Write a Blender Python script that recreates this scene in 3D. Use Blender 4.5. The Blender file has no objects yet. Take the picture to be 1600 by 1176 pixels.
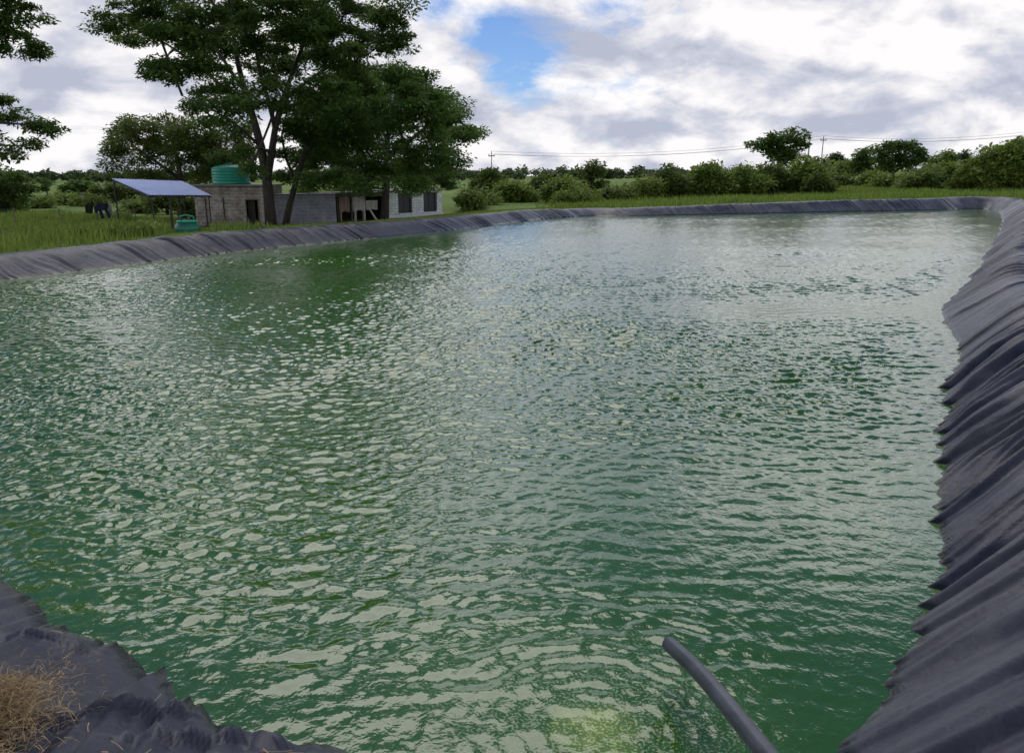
import bpy, math, random
import numpy as np
from mathutils import Vector, Matrix

random.seed(7)
S = bpy.context.scene
COL = S.collection
F_PX, EYE, HORIZON = 1209.0, 2.4, 277.0            # lens in photo pixels, eye height over the water
PITCH = math.atan((588 - HORIZON) / F_PX)

# ------------------------------------------------------------------ helpers
def ray(u, v):
    a = (u - 800) / F_PX; b = (588 - v) / F_PX
    return np.array([a, math.cos(PITCH) + b * math.sin(PITCH), b * math.cos(PITCH) - math.sin(PITCH)])
def atz(u, v, z=0.0):                               # survey point at a known height
    d = ray(u, v); t = (z - EYE) / d[2]
    return np.array([d[0] * t, d[1] * t, z])
def atY(u, v, Y):                                   # survey point at a known distance
    d = ray(u, v); t = Y / d[1]
    return np.array([d[0] * t, Y, EYE + d[2] * t])

def tag(o, label=None, cat=None, group=None, kind=None):
    if label: o['label'] = label
    if cat: o['category'] = cat
    if group: o['group'] = group
    if kind: o['kind'] = kind
    return o
def empty(name, loc):
    o = bpy.data.objects.new(name, None); o.location = [float(c) for c in loc]
    o.empty_display_size = 0.2; COL.objects.link(o); return o
def mesh_obj(name, V, Fc, mat, parent=None, smooth=False):
    """V (n,3); Fc an (m,k) array or a list of index tuples"""
    V = np.asarray(V, dtype=np.float32)
    if parent is not None and parent.parent is None: V = V - np.array(parent.location, dtype=np.float32)
    elif parent is not None: V = V - np.array(parent.parent.location, dtype=np.float32)
    me = bpy.data.meshes.new(name)
    if isinstance(Fc, np.ndarray):
        m, k = Fc.shape
        me.vertices.add(len(V)); me.vertices.foreach_set('co', V.ravel())
        me.loops.add(m * k); me.loops.foreach_set('vertex_index', Fc.astype(np.int32).ravel())
        me.polygons.add(m)
        me.polygons.foreach_set('loop_start', np.arange(0, m * k, k, dtype=np.int32))
        me.polygons.foreach_set('loop_total', np.full(m, k, dtype=np.int32))
        me.update(calc_edges=True)
    else:
        me.from_pydata([tuple(map(float, v)) for v in V], [], [tuple(int(i) for i in f) for f in Fc]); me.update()
    me.materials.append(mat)
    if smooth: me.polygons.foreach_set('use_smooth', np.ones(len(me.polygons), dtype=bool))
    o = bpy.data.objects.new(name, me); COL.objects.link(o)
    if parent is not None: o.parent = parent
    return o

class MB:
    """collects boxes, tubes, lathes and sheets for ONE mesh"""
    def __init__(s): s.V = []; s.F = []
    def add(s, V, F):
        n = len(s.V); s.V += [tuple(v) for v in V]; s.F += [tuple(i + n for i in f) for f in F]
    def box(s, lo, hi, M=None):
        x0, y0, z0 = lo; x1, y1, z1 = hi
        V = [(x0,y0,z0),(x1,y0,z0),(x1,y1,z0),(x0,y1,z0),(x0,y0,z1),(x1,y0,z1),(x1,y1,z1),(x0,y1,z1)]
        if M is not None: V = [tuple(M @ Vector(v)) for v in V]
        s.add(V, [(0,3,2,1),(4,5,6,7),(0,1,5,4),(1,2,6,5),(2,3,7,6),(3,0,4,7)])
    def tube(s, P, R, n=8, cap=True):
        P = [Vector([float(c) for c in p]) for p in P]
        if not hasattr(R, '__len__'): R = [R] * len(P)
        V = []; F = []; up = Vector((0, 0, 1)); prev = None
        for i, p in enumerate(P):
            t = (P[min(i+1, len(P)-1)] - P[max(i-1, 0)]).normalized()
            if prev is None:
                a = up.cross(t)
                if a.length < 1e-3: a = Vector((1, 0, 0))
            else: a = prev - t * prev.dot(t)
            a.normalize(); b = t.cross(a); prev = a
            for k in range(n):
                an = 2 * math.pi * k / n
                V.append(p + (a * math.cos(an) + b * math.sin(an)) * R[i])
        for i in range(len(P) - 1):
            for k in range(n):
                k2 = (k + 1) % n
                F.append((i*n+k, i*n+k2, (i+1)*n+k2, (i+1)*n+k))
        if cap:
            F.append(tuple(range(n - 1, -1, -1))); F.append(tuple((len(P)-1)*n + k for k in range(n)))
        s.add(V, F)
    def lathe(s, c, prof, n=32):
        V = []; F = []
        for r, z in prof:
            for k in range(n):
                an = 2 * math.pi * k / n
                V.append((c[0] + r * math.cos(an), c[1] + r * math.sin(an), c[2] + z))
        for i in range(len(prof) - 1):
            for k in range(n):
                k2 = (k + 1) % n
                F.append((i*n+k, i*n+k2, (i+1)*n+k2, (i+1)*n+k))
        F.append(tuple(range(n - 1, -1, -1))); F.append(tuple((len(prof)-1)*n + k for k in range(n)))
        s.add(V, F)
    def build(s, name, mat, parent=None, smooth=False):
        return mesh_obj(name, s.V, s.F, mat, parent, smooth)

def hash2(ix, iy, seed):
    h = (ix.astype(np.int64) * 374761393 + iy.astype(np.int64) * 668265263 + seed * 974634777) & 0xffffffff
    h = ((h ^ (h >> 13)) * 1274126177) & 0xffffffff
    h = (h ^ (h >> 16)) & 0xffff
    return h / 65535.0
def noise2(x, y, seed=0):
    x = np.asarray(x, float); y = np.asarray(y, float)
    ix = np.floor(x); iy = np.floor(y); fx = x - ix; fy = y - iy
    fx = fx*fx*fx*(fx*(fx*6-15)+10); fy = fy*fy*fy*(fy*(fy*6-15)+10)
    a = hash2(ix, iy, seed); b = hash2(ix+1, iy, seed); c = hash2(ix, iy+1, seed); d = hash2(ix+1, iy+1, seed)
    return (a*(1-fx)+b*fx)*(1-fy)+(c*(1-fx)+d*fx)*fy
def fbm2(x, y, seed=0, oct=4):
    v = 0; amp = .5
    for o in range(oct):
        v = v + amp * noise2(x * 2**o, y * 2**o, seed + o * 17); amp *= .5
    return v / (1 - .5**oct)
def sstep(a, b, x):
    t = np.clip((x - a) / (b - a), 0, 1); return t * t * (3 - 2 * t)

# ------------------------------------------------------------------ materials
def new_mat(name):
    m = bpy.data.materials.new(name); m.use_nodes = True
    nt = m.node_tree; b = nt.nodes['Principled BSDF']
    return m, nt, b
def nd(nt, t, **kw):
    n = nt.nodes.new(t)
    for k, v in kw.items(): setattr(n, k, v)
    return n
def noise_node(nt, scale, detail=4, rough=.55, coord='Object', dist=0.0):
    tc = nd(nt, 'ShaderNodeTexCoord'); n = nd(nt, 'ShaderNodeTexNoise')
    n.inputs['Scale'].default_value = scale; n.inputs['Detail'].default_value = detail
    n.inputs['Roughness'].default_value = rough; n.inputs['Distortion'].default_value = dist
    nt.links.new(tc.outputs[coord], n.inputs['Vector']); return n
def ramp(nt, src, stops):
    r = nd(nt, 'ShaderNodeValToRGB'); e = r.color_ramp.elements
    while len(e) < len(stops): e.new(0.5)
    for el, (p, c) in zip(e, stops): el.position = p; el.color = (*c, 1) if len(c) == 3 else c
    nt.links.new(src, r.inputs['Fac']); return r
def bump(nt, src, strength, dist, bsdf, prev=None):
    b = nd(nt, 'ShaderNodeBump'); b.inputs['Strength'].default_value = strength; b.inputs['Distance'].default_value = dist
    nt.links.new(src, b.inputs['Height'])
    if prev: nt.links.new(prev.outputs['Normal'], b.inputs['Normal'])
    if bsdf: nt.links.new(b.outputs['Normal'], bsdf.inputs['Normal'])
    return b
def math_node(nt, op, a, b=None, clamp=False):
    n = nd(nt, 'ShaderNodeMath', operation=op); n.use_clamp = clamp
    for i, v in enumerate((a, b)):
        if v is None: continue
        if isinstance(v, (int, float)): n.inputs[i].default_value = v
        else: nt.links.new(v, n.inputs[i])
    return n.outputs[0]
def mix_col(nt, fac, a, b, blend='MIX'):
    n = nd(nt, 'ShaderNodeMix', data_type='RGBA', blend_type=blend)
    for i, v in ((0, fac), (6, a), (7, b)):
        if isinstance(v, (int, float)): n.inputs[i].default_value = v
        elif isinstance(v, tuple): n.inputs[i].default_value = (*v, 1) if len(v) == 3 else v
        else: nt.links.new(v, n.inputs[i])
    return n.outputs[2]

def simple_mat(name, c0, c1, scale=6, rough=.7, bumps=.0, bdist=.02, spec=.5, metallic=0):
    m, nt, b = new_mat(name)
    n = noise_node(nt, scale, 6, .65)
    r = ramp(nt, n.outputs['Fac'], [(.3, c0), (.7, c1)])
    nt.links.new(r.outputs['Color'], b.inputs['Base Color'])
    b.inputs['Roughness'].default_value = rough; b.inputs['Specular IOR Level'].default_value = spec
    b.inputs['Metallic'].default_value = metallic
    if bumps: bump(nt, n.outputs['Fac'], bumps, bdist, b)
    return m

def leaf_mat(name, dark, mid, light, transl=.48):
    m, nt, b = new_mat(name)
    g = nd(nt, 'ShaderNodeNewGeometry')
    n = noise_node(nt, .45, 3, .6)
    f = math_node(nt, 'ADD', math_node(nt, 'MULTIPLY', g.outputs['Random Per Island'], .45), math_node(nt, 'MULTIPLY', n.outputs['Fac'], .6))
    r = ramp(nt, f, [(.25, dark), (.52, mid), (.85, light)])
    b.inputs['Roughness'].default_value = .55; b.inputs['Specular IOR Level'].default_value = .25
    nt.links.new(r.outputs['Color'], b.inputs['Base Color'])
    tr = nd(nt, 'ShaderNodeBsdfTranslucent')
    c2 = mix_col(nt, .5, r.outputs['Color'], (.10, .16, .015))
    nt.links.new(c2, tr.inputs['Color'])
    mx = nd(nt, 'ShaderNodeMixShader'); mx.inputs[0].default_value = transl
    nt.links.new(b.outputs[0], mx.inputs[1]); nt.links.new(tr.outputs[0], mx.inputs[2])
    nt.links.new(mx.outputs[0], nt.nodes['Material Output'].inputs['Surface'])
    return m

M_bark = simple_mat('bark', (.022, .018, .014), (.06, .05, .04), 5, .9, .6, .05)
M_leaf_tall = leaf_mat('leaf_tall_tree', (.036, .074, .018), (.075, .145, .030), (.14, .225, .046))
M_leaf_round = leaf_mat('leaf_round_tree', (.038, .086, .019), (.08, .17, .032), (.15, .25, .052))
M_leaf_olive = leaf_mat('leaf_olive', (.040, .060, .014), (.09, .125, .024), (.18, .215, .042))
M_leaf_bush = leaf_mat('leaf_bush', (.08, .13, .024), (.18, .25, .046), (.31, .36, .08))
M_leaf_pale = leaf_mat('leaf_pale_bush', (.09, .13, .034), (.175, .23, .055), (.28, .33, .09))
M_leaf_far = leaf_mat('leaf_far_tree', (.03, .05, .03), (.05, .08, .042), (.08, .11, .055))
M_grass = leaf_mat('grass_blade', (.07, .13, .022), (.18, .26, .045), (.33, .37, .08), .45)
M_straw = simple_mat('straw', (.20, .135, .06), (.46, .33, .165), 3, .85)

def make_ground_mat():
    m, nt, b = new_mat('grassy_ground')
    n1 = noise_node(nt, .35, 6, .7); n2 = noise_node(nt, 4.0, 8, .75); n3 = noise_node(nt, .06, 4, .6)
    a = ramp(nt, n2.outputs['Fac'], [(.3, (.055, .095, .018)), (.55, (.13, .195, .036)), (.75, (.23, .265, .065))])
    c = ramp(nt, n3.outputs['Fac'], [(.4, (.07, .13, .03)), (.6, (.20, .24, .075))])
    mx = mix_col(nt, .45, a.outputs['Color'], c.outputs['Color'])
    soil = ramp(nt, n1.outputs['Fac'], [(.60, (0, 0, 0)), (.72, (1, 1, 1))])
    mx2 = mix_col(nt, math_node(nt, 'MULTIPLY', soil.outputs['Color'], .55), mx, (.13, .12, .05))
    nt.links.new(mx2, b.inputs['Base Color']); b.inputs['Roughness'].default_value = .95
    b.inputs['Specular IOR Level'].default_value = .1
    bump(nt, n2.outputs['Fac'], .8, .15, b)
    return m
M_ground = make_ground_mat()

def make_water_mat(cx, cy):
    m, nt, b = new_mat('green_pond_water')
    b.inputs['IOR'].default_value = 1.46; b.inputs['Roughness'].default_value = .11
    n = noise_node(nt, .5, 3, .5)
    base = ramp(nt, n.outputs['Fac'], [(.3, (.019, .072, .0045)), (.7, (.028, .094, .0065))]).outputs['Color']
    # aerated inflow patch: fine pale bubbles floating round one spot
    tc = nd(nt, 'ShaderNodeTexCoord'); sub = nd(nt, 'ShaderNodeVectorMath', operation='DISTANCE')
    nt.links.new(tc.outputs['Object'], sub.inputs[0]); sub.inputs[1].default_value = (cx, cy, 0)
    wob = noise_node(nt, 3.5, 4, .6)
    d = math_node(nt, 'ADD', sub.outputs['Value'], math_node(nt, 'MULTIPLY', math_node(nt, 'SUBTRACT', wob.outputs['Fac'], .5), .5))
    core = nd(nt, 'ShaderNodeMapRange'); core.inputs[1].default_value = .23; core.inputs[2].default_value = .02
    nt.links.new(d, core.inputs[0])
    halo = nd(nt, 'ShaderNodeMapRange'); halo.inputs[1].default_value = .95; halo.inputs[2].default_value = .25
    nt.links.new(d, halo.inputs[0])
    sp = noise_node(nt, 70, 2, .6)
    speck = ramp(nt, sp.outputs['Fac'], [(.52, (0, 0, 0)), (.62, (1, 1, 1))]).outputs['Color']
    f_h = math_node(nt, 'MULTIPLY', math_node(nt, 'MULTIPLY', halo.outputs[0], speck), .8)
    base = mix_col(nt, f_h, base, (.16, .23, .10))
    f_c = math_node(nt, 'MULTIPLY', core.outputs[0], math_node(nt, 'ADD', math_node(nt, 'MULTIPLY', speck, .45), .40), True)
    base = mix_col(nt, f_c, base, (.33, .42, .09))
    nt.links.new(base, b.inputs['Base Color'])
    nt.links.new(math_node(nt, 'ADD', .11, math_node(nt, 'MULTIPLY', f_h, .4)), b.inputs['Roughness'])
    n1 = noise_node(nt, 8.0, 3, .6, dist=.5); n2 = noise_node(nt, 21, 2, .5)
    # the far end lies in the lee of the trees and scrub, so its ripples are lower
    sy = nd(nt, 'ShaderNodeSeparateXYZ'); nt.links.new(tc.outputs['Object'], sy.inputs[0])
    lee = nd(nt, 'ShaderNodeMapRange'); nt.links.new(sy.outputs[1], lee.inputs[0]); lee.inputs[1].default_value = 10; lee.inputs[2].default_value = 40; lee.inputs[3].default_value = WAVE_BUMP; lee.inputs[4].default_value = WAVE_BUMP*.4
    b1 = bump(nt, n1.outputs['Fac'], WAVE_BUMP, .03, None); calm = nd(nt, 'ShaderNodeMapRange'); nt.links.new(sy.outputs[1], calm.inputs[0]); calm.inputs[1].default_value = 2.5; calm.inputs[2].default_value = 8.0; calm.inputs[3].default_value = .40; calm.inputs[4].default_value = 1.0
    nt.links.new(math_node(nt, 'MULTIPLY', lee.outputs[0], calm.outputs[0]), b1.inputs['Strength'])
    bump(nt, n2.outputs['Fac'], WAVE_BUMP * .55, .012, b, b1)
    return m
WAVE_BUMP = .34

def make_liner_mat():
    m, nt, b = new_mat('black_plastic_liner')
    n = noise_node(nt, 1.1, 6, .65); n2 = noise_node(nt, 26, 4, .7)
    f = math_node(nt, 'ADD', math_node(nt, 'MULTIPLY', n.outputs['Fac'], .75), math_node(nt, 'MULTIPLY', n2.outputs['Fac'], .25))
    r = ramp(nt, f, [(.34, (.008, .0095, .021)), (.52, (.016, .0185, .036)), (.74, (.044, .047, .074))])
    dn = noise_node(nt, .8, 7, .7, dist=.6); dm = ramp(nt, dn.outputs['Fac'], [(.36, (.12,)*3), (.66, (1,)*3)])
    da = nd(nt, 'ShaderNodeAttribute'); da.attribute_name = 'dust'  # dust, with sunlit and shaded bank tones painted in
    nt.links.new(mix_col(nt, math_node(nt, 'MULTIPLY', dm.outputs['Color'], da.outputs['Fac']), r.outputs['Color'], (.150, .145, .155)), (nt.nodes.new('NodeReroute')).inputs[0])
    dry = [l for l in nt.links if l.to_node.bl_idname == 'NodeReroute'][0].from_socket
    # the strip the ripples keep wet, with a little slime
    tcz = nd(nt, 'ShaderNodeTexCoord'); sz = nd(nt, 'ShaderNodeSeparateXYZ'); nt.links.new(tcz.outputs['Object'], sz.inputs[0])
    wz = math_node(nt, 'SUBTRACT', sz.outputs[2], math_node(nt, 'MULTIPLY', n2.outputs['Fac'], .05))
    wet = nd(nt, 'ShaderNodeMapRange'); nt.links.new(wz, wet.inputs[0]); wet.inputs[1].default_value = .035; wet.inputs[2].default_value = .0
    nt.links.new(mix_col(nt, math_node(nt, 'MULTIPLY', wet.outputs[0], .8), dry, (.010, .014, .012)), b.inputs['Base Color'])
    rr = ramp(nt, n2.outputs['Fac'], [(.3, (.36,)*3), (.7, (.50,)*3)])
    nt.links.new(math_node(nt, 'SUBTRACT', rr.outputs['Color'], math_node(nt, 'MULTIPLY', wet.outputs[0], .22)), b.inputs['Roughness'])
    b.inputs['Specular IOR Level'].default_value = .2
    n3 = noise_node(nt, 14, 5, .6, dist=.8)
    bump(nt, n3.outputs['Fac'], .35, .02, b)
    return m
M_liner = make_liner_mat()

def masonry(name, c0, c1, mortar, bw=.4, bh=.2, msize=.02, stain=(.1, .09, .08), stain_amt=.5):
    m, nt, b = new_mat(name)
    tc = nd(nt, 'ShaderNodeTexCoord'); sep = nd(nt, 'ShaderNodeSeparateXYZ'); cmb = nd(nt, 'ShaderNodeCombineXYZ')
    nt.links.new(tc.outputs['Object'], sep.inputs[0])
    nt.links.new(math_node(nt, 'ADD', sep.outputs[0], math_node(nt, 'MULTIPLY', sep.outputs[1], .9)), cmb.inputs[0])
    nt.links.new(sep.outputs[2], cmb.inputs[1])
    wob = noise_node(nt, 2.2, 3, .5)
    vm = nd(nt, 'ShaderNodeVectorMath', operation='MULTIPLY_ADD')
    nt.links.new(wob.outputs['Color'], vm.inputs[0]); vm.inputs[1].default_value = (.22, .16, 0); nt.links.new(cmb.outputs[0], vm.inputs[2])
    br = nd(nt, 'ShaderNodeTexBrick'); nt.links.new(vm.outputs[0], br.inputs['Vector'])
    br.inputs['Color1'].default_value = (*c0, 1); br.inputs['Color2'].default_value = (*c1, 1); br.inputs['Mortar'].default_value = (*mortar, 1)
    br.inputs['Scale'].default_value = 1; br.inputs['Mortar Size'].default_value = msize
    br.inputs['Brick Width'].default_value = bw; br.inputs['Row Height'].default_value = bh
    n = noise_node(nt, 1.3, 6, .7)
    st = ramp(nt, n.outputs['Fac'], [(.40, (0,)*3), (.62, (1,)*3)])
    col = mix_col(nt, math_node(nt, 'MULTIPLY', st.outputs['Color'], stain_amt), br.outputs['Color'], stain)
    nt.links.new(col, b.inputs['Base Color']); b.inputs['Roughness'].default_value = .92
    bump(nt, br.outputs['Fac'], -.5, .03, b)
    return m
M_stone = masonry('brown_grey_stone', (.25, .21, .175), (.45, .40, .35), (.46, .43, .39), .36, .19, .03, (.13, .095, .07), .75)
M_block = masonry('grey_block', (.27, .28, .34), (.38, .39, .45), (.46, .46, .50), .42, .21, .018, (.16, .165, .20), .5)
M_white = masonry('whitewashed_stone', (.70, .70, .69), (.82, .82, .81), (.50, .50, .49), .34, .19, .03, (.22, .22, .21), .55)
M_plinth = simple_mat('white_plinth', (.55, .55, .56), (.74, .74, .75), 3, .9, .3)
M_slab = simple_mat('concrete_slab', (.15, .15, .15), (.28, .27, .26), 2, .9, .3)
M_dark_frame = simple_mat('dark_frame', (.012, .012, .016), (.03, .03, .034), 5, .6)
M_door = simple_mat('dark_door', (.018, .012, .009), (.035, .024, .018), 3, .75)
M_wood = simple_mat('old_wood', (.10, .085, .065), (.22, .19, .15), 8, .9, .4)
M_pink = simple_mat('pinkish_panel', (.28, .19, .17), (.40, .29, .265), 2, .9)
M_pale = simple_mat('pale_panel', (.40, .37, .35), (.56, .52, .50), 2, .9)
M_sheet = simple_mat('blue_sheet_roof', (.32, .40, .68), (.46, .54, .80), 1.5, .42)
M_post = simple_mat('dark_post', (.016, .018, .022), (.035, .036, .04), 4, .6)
M_green = simple_mat('green_plastic', (.012, .24, .15), (.018, .34, .22), 1.2, .42)
M_green_dark = simple_mat('dark_green_plastic', (.008, .10, .055), (.012, .16, .09), 1.2, .45)
M_navy = simple_mat('navy_cloth', (.008, .009, .03), (.016, .018, .05), 6, .95)
M_blackgreen = simple_mat('blackish_green_cloth', (.006, .010, .006), (.012, .018, .010), 6, .95)
M_grey_cloth = simple_mat('pale_grey_cloth', (.24, .27, .25), (.36, .39, .36), 6, .95)
M_wire = simple_mat('wire', (.06, .06, .065), (.11, .11, .115), 4, .5)
M_pole = simple_mat('pole_wood', (.09, .08, .075), (.16, .15, .14), 3, .85)
M_pale_pole = simple_mat('pale_pole', (.45, .46, .46), (.6, .6, .6), 3, .7)

def make_pipe_mat():
    m, nt, b = new_mat('black_poly_pipe')
    n = noise_node(nt, 9, 5, .6)
    r = ramp(nt, n.outputs['Fac'], [(.35, (.012, .015, .027)), (.68, (.038, .045, .068))])
    nt.links.new(r.outputs['Color'], b.inputs['Base Color'])
    b.inputs['Roughness'].default_value = .38; b.inputs['Specular IOR Level'].default_value = .55
    n2 = noise_node(nt, 60, 3, .6); bump(nt, n2.outputs['Fac'], .15, .004, b)
    return m
M_pipe = make_pipe_mat()

# ------------------------------------------------------------------ pond outline: (x, y, bank height, bank width)
def ctl(u, v, h, w): p = atz(u, v); return (p[0], p[1], h, w)
CTRL = [
    (0.45, 1.95, .66, .75), (1.05, 2.28, .70, .80),
    ctl(1320, 1176, .70, .85), ctl(1400, 1060, .70, .85), ctl(1440, 980, .68, .85), ctl(1474, 900, .66, .82), ctl(1470, 830, .66, .85),
    ctl(1478, 750, .66, .85), ctl(1490, 650, .66, .80), ctl(1500, 540, .68, .85), ctl(1474, 490, .70, 1.15), ctl(1512, 445, .72, 1.0),
    ctl(1532, 415, .74, 1.0), ctl(1553, 378, .76, 1.1), ctl(1566, 345, .80, 1.2),
    (36.9, 60.6, .86, 1.2), (37.2, 62.2, .88, 1.2), (36.0, 62.4, .88, 1.1),
    ctl(1480, 327.5, .84, 1.0), ctl(1300, 331, .75, .9), ctl(1100, 335, .56, .8), ctl(960, 337.5, .47, .8), (5.5, 51.0, .46, .8),
    (3.6, 49.2, .46, .8), ctl(860, 341, .50, .9), ctl(800, 348, .52, .9), ctl(690, 361, .54, .95), ctl(600, 370, .56, 1.0), ctl(500, 380, .58, 1.0), ctl(400, 390, .60, 1.0), ctl(300, 402, .58, 1.0),
    ctl(200, 414, .56, .9), ctl(100, 427, .56, .85), ctl(0, 438, .55, .8), (-14.6, 15.2, .52, .8), (-15.9, 12.9, .5, .8), (-15.6, 12.0, .5, .8), (-14.2, 11.4, .5, .8),
    (-9.0, 8.2, .46, .9), (-5.2, 5.7, .44, .9), ctl(0, 905, .43, .95), ctl(60, 940, .42, .95), ctl(95, 985, .42, .95), ctl(175, 1005, .42, .95), ctl(285, 1095, .42, .95),
    ctl(385, 1146, .44, .9), ctl(575, 1180, .52, .8), (-0.15, 2.30, .6, .75),
]
CTRL = np.array(CTRL)
def closed_curve(C, n=6):
    out = []
    N = len(C)
    for i in range(N):
        p0, p1, p2, p3 = C[i-1], C[i], C[(i+1) % N], C[(i+2) % N]
        # centripetal parameters keep uneven spacing from looping
        d1 = max(np.linalg.norm((p1-p0)[:2])**.5, 1e-3); d2 = max(np.linalg.norm((p2-p1)[:2])**.5, 1e-3); d3 = max(np.linalg.norm((p3-p2)[:2])**.5, 1e-3)
        t0, t1 = 0, d1; t2 = t1 + d2; t3 = t2 + d3
        for k in range(n):
            t = t1 + (t2 - t1) * k / n
            A1 = (t1-t)/(t1-t0)*p0 + (t-t0)/(t1-t0)*p1; A2 = (t2-t)/(t2-t1)*p1 + (t-t1)/(t2-t1)*p2; A3 = (t3-t)/(t3-t2)*p2 + (t-t2)/(t3-t2)*p3
            B1 = (t2-t)/(t2-t0)*A1 + (t-t0)/(t2-t0)*A2; B2 = (t3-t)/(t3-t1)*A2 + (t-t1)/(t3-t1)*A3
            out.append((t2-t)/(t2-t1)*B1 + (t-t1)/(t2-t1)*B2)
    return np.array(out)
OUT = closed_curve(CTRL, 4)

def pond_sd(X, Y):
    """signed distance to the waterline (positive outside) with the bank height and width there"""
    X = np.asarray(X, float).ravel(); Y = np.asarray(Y, float).ravel()
    best = np.full(X.shape, 1e18); H = np.zeros_like(X); W = np.zeros_like(X); ins = np.zeros(X.shape, bool)
    N = len(OUT)
    for i in range(N):
        a = OUT[i]; b = OUT[(i+1) % N]
        ex, ey = b[0]-a[0], b[1]-a[1]
        t = np.clip(((X-a[0])*ex + (Y-a[1])*ey) / (ex*ex+ey*ey+1e-12), 0, 1)
        d = (X-a[0]-t*ex)**2 + (Y-a[1]-t*ey)**2
        m = d < best
        best = np.where(m, d, best); H = np.where(m, a[2]+(b[2]-a[2])*t, H); W = np.where(m, a[3]+(b[3]-a[3])*t, W)
        c = ((a[1] > Y) != (b[1] > Y))
        if abs(ey) > 1e-9: ins ^= c & (X < ex*(Y-a[1])/ey + a[0])
    sd = np.sqrt(best)
    return np.where(ins, -sd, sd), H, W

def bank_z(t, h, w):
    k = 14.0; m = 1.2 * h / w
    z = -np.log(np.exp(-k*m*np.clip(t, -3, 5)) + np.exp(-k*h)) / k
    return np.where(t < 0, t * m * .9, z)

FIELD = np.array([(-13,20,.40),(-18,26,.1),(-25,35,-.2),(-15,38,-.15),(-15,47,-.5),(-22,46,-.5),(-9,52,-.6),(-5,60,-.66),(-30,60,-.45),(-60,100,-.5),(-4,41,.05),(0,46,.25),
    (3,54,.25),(0,70,.1),(10,78,.4),(24,62,.6),(40,67,.8),(48,80,1.0),(45,111,1.3),(62,150,2.6),(95,200,4.3),(0,150,.6),(-100,200,.2),(10,14,.7),(6,7,.65),(30,42,.75),(40,20,.7),
    (60,60,1.0),(0,0,.72),(-4,1,.5),(-10,5,.45),(-20,8,.4),(-40,20,.2),(0,-20,.7),(300,600,5),(0,600,3.2),(-300,600,1.6),(0,1500,3.5),(1200,1200,5),(-1200,1200,3)], float)
def field_z(X, Y):
    X = np.asarray(X, float).ravel(); Y = np.asarray(Y, float).ravel()
    num = np.zeros_like(X); den = np.zeros_like(X)
    for fx, fy, fz in FIELD:
        r2 = (X-fx)**2 + (Y-fy)**2 + 6.0
        w = r2 ** -1.7; num += w * fz; den += w
    return num / den + (fbm2(X*.25, Y*.25, 5, 3)-.5)*.12
def ground_z(X, Y):
    sd, h, w = pond_sd(X, Y)
    under = bank_z(sd, h, w) - .14
    crest = h - .035
    out = crest + (field_z(X, Y) - crest) * sstep(.3, 7.0, sd - w)
    f = sstep(-.02, .28, sd - w - .12)
    return np.maximum(under*(1-f) + out*f, -1.6)
def gz(x, y): return float(ground_z(np.array([x]), np.array([y]))[0])

def axis(segs):
    """breakpoints with the spacing wanted at each: spacing grows smoothly between them"""
    out = [segs[0][0]]
    for (a, da), (b, db) in zip(segs[:-1], segs[1:]):
        while out[-1] < b - 1e-9:
            t = (out[-1]-a) / (b-a); out.append(min(b, out[-1] + da + (db-da)*t))
    return np.array(out)
def grid_faces(ny, nx):
    i = np.arange(ny-1)[:, None]*nx + np.arange(nx-1)[None, :]
    return np.stack([i, i+1, i+nx+1, i+nx], -1).reshape(-1, 4)

# ---- ground: one sheet to the horizon
gx = axis([(-2500, 400), (-300, 30), (-90, 2.5), (-30, .6), (-14, .35), (10, .35), (45, .6), (120, 3), (400, 40), (2500, 400)])
gy = axis([(-60, 6), (-4, .35), (14, .35), (70, .6), (120, 2), (260, 8), (700, 60), (3000, 450)])
GX, GY = np.meshgrid(gx, gy)
GZ = ground_z(GX, GY).reshape(GX.shape)
g = mesh_obj('ground', np.stack([GX, GY, GZ], -1).reshape(-1, 3), grid_faces(len(gy), len(gx)), M_ground, smooth=True)
tag(g, kind='structure')

# ---- water
wx = axis([(-18, .045), (-5, .020), (5, .020), (10, .030), (40, .05)])
wy = axis([(1.2, .018), (8, .020), (14, .025), (30, .042), (66, .075)])
DX = np.gradient(wx); DY = np.gradient(wy)
WX, WY = np.meshgrid(wx, wy)
SP = np.maximum(DX[None, :], DY[:, None])
def waves(X, Y, SP):
    rng = np.random.default_rng(3)
    wxn = X + .22*(noise2(X*.9, Y*.9, 41)-.5) + .07*(noise2(X*2.7, Y*2.7, 42)-.5)
    wyn = Y + .22*(noise2(X*.9, Y*.9, 43)-.5) + .07*(noise2(X*2.7, Y*2.7, 44)-.5)
    Z = np.zeros_like(X)
    N = 76; SIG = .28
    main = math.radians(-80)
    for i in range(N):
        lam = .058 * (5.6 ** (((i + rng.random()) / N)**1.75))
        spread = .42 if lam > .3 else .6
        an = main + rng.normal(0, spread)
        k = 2*math.pi/lam; ph = rng.random()*6.283
        slope = SIG*math.sqrt(2/N)
        keep = np.clip((lam/SP - 2.4)/1.6, 0, 1)
        if not keep.any(): continue
        Z += keep * slope/k * np.sin(k*(math.cos(an)*wxn + math.sin(an)*wyn) + ph)
    return Z
WSDf = pond_sd(WX[::4, ::4], WY[::4, ::4])[0].reshape(WX[::4, ::4].shape)
ri = np.interp(wy, wy[::4], np.arange(len(wy[::4]))); ci = np.interp(wx, wx[::4], np.arange(len(wx[::4])))
r0 = np.clip(ri.astype(int), 0, WSDf.shape[0]-2); c0 = np.clip(ci.astype(int), 0, WSDf.shape[1]-2)
fr = np.clip(ri-r0, 0, 1)[:, None]; fc = np.clip(ci-c0, 0, 1)[None, :]
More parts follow.
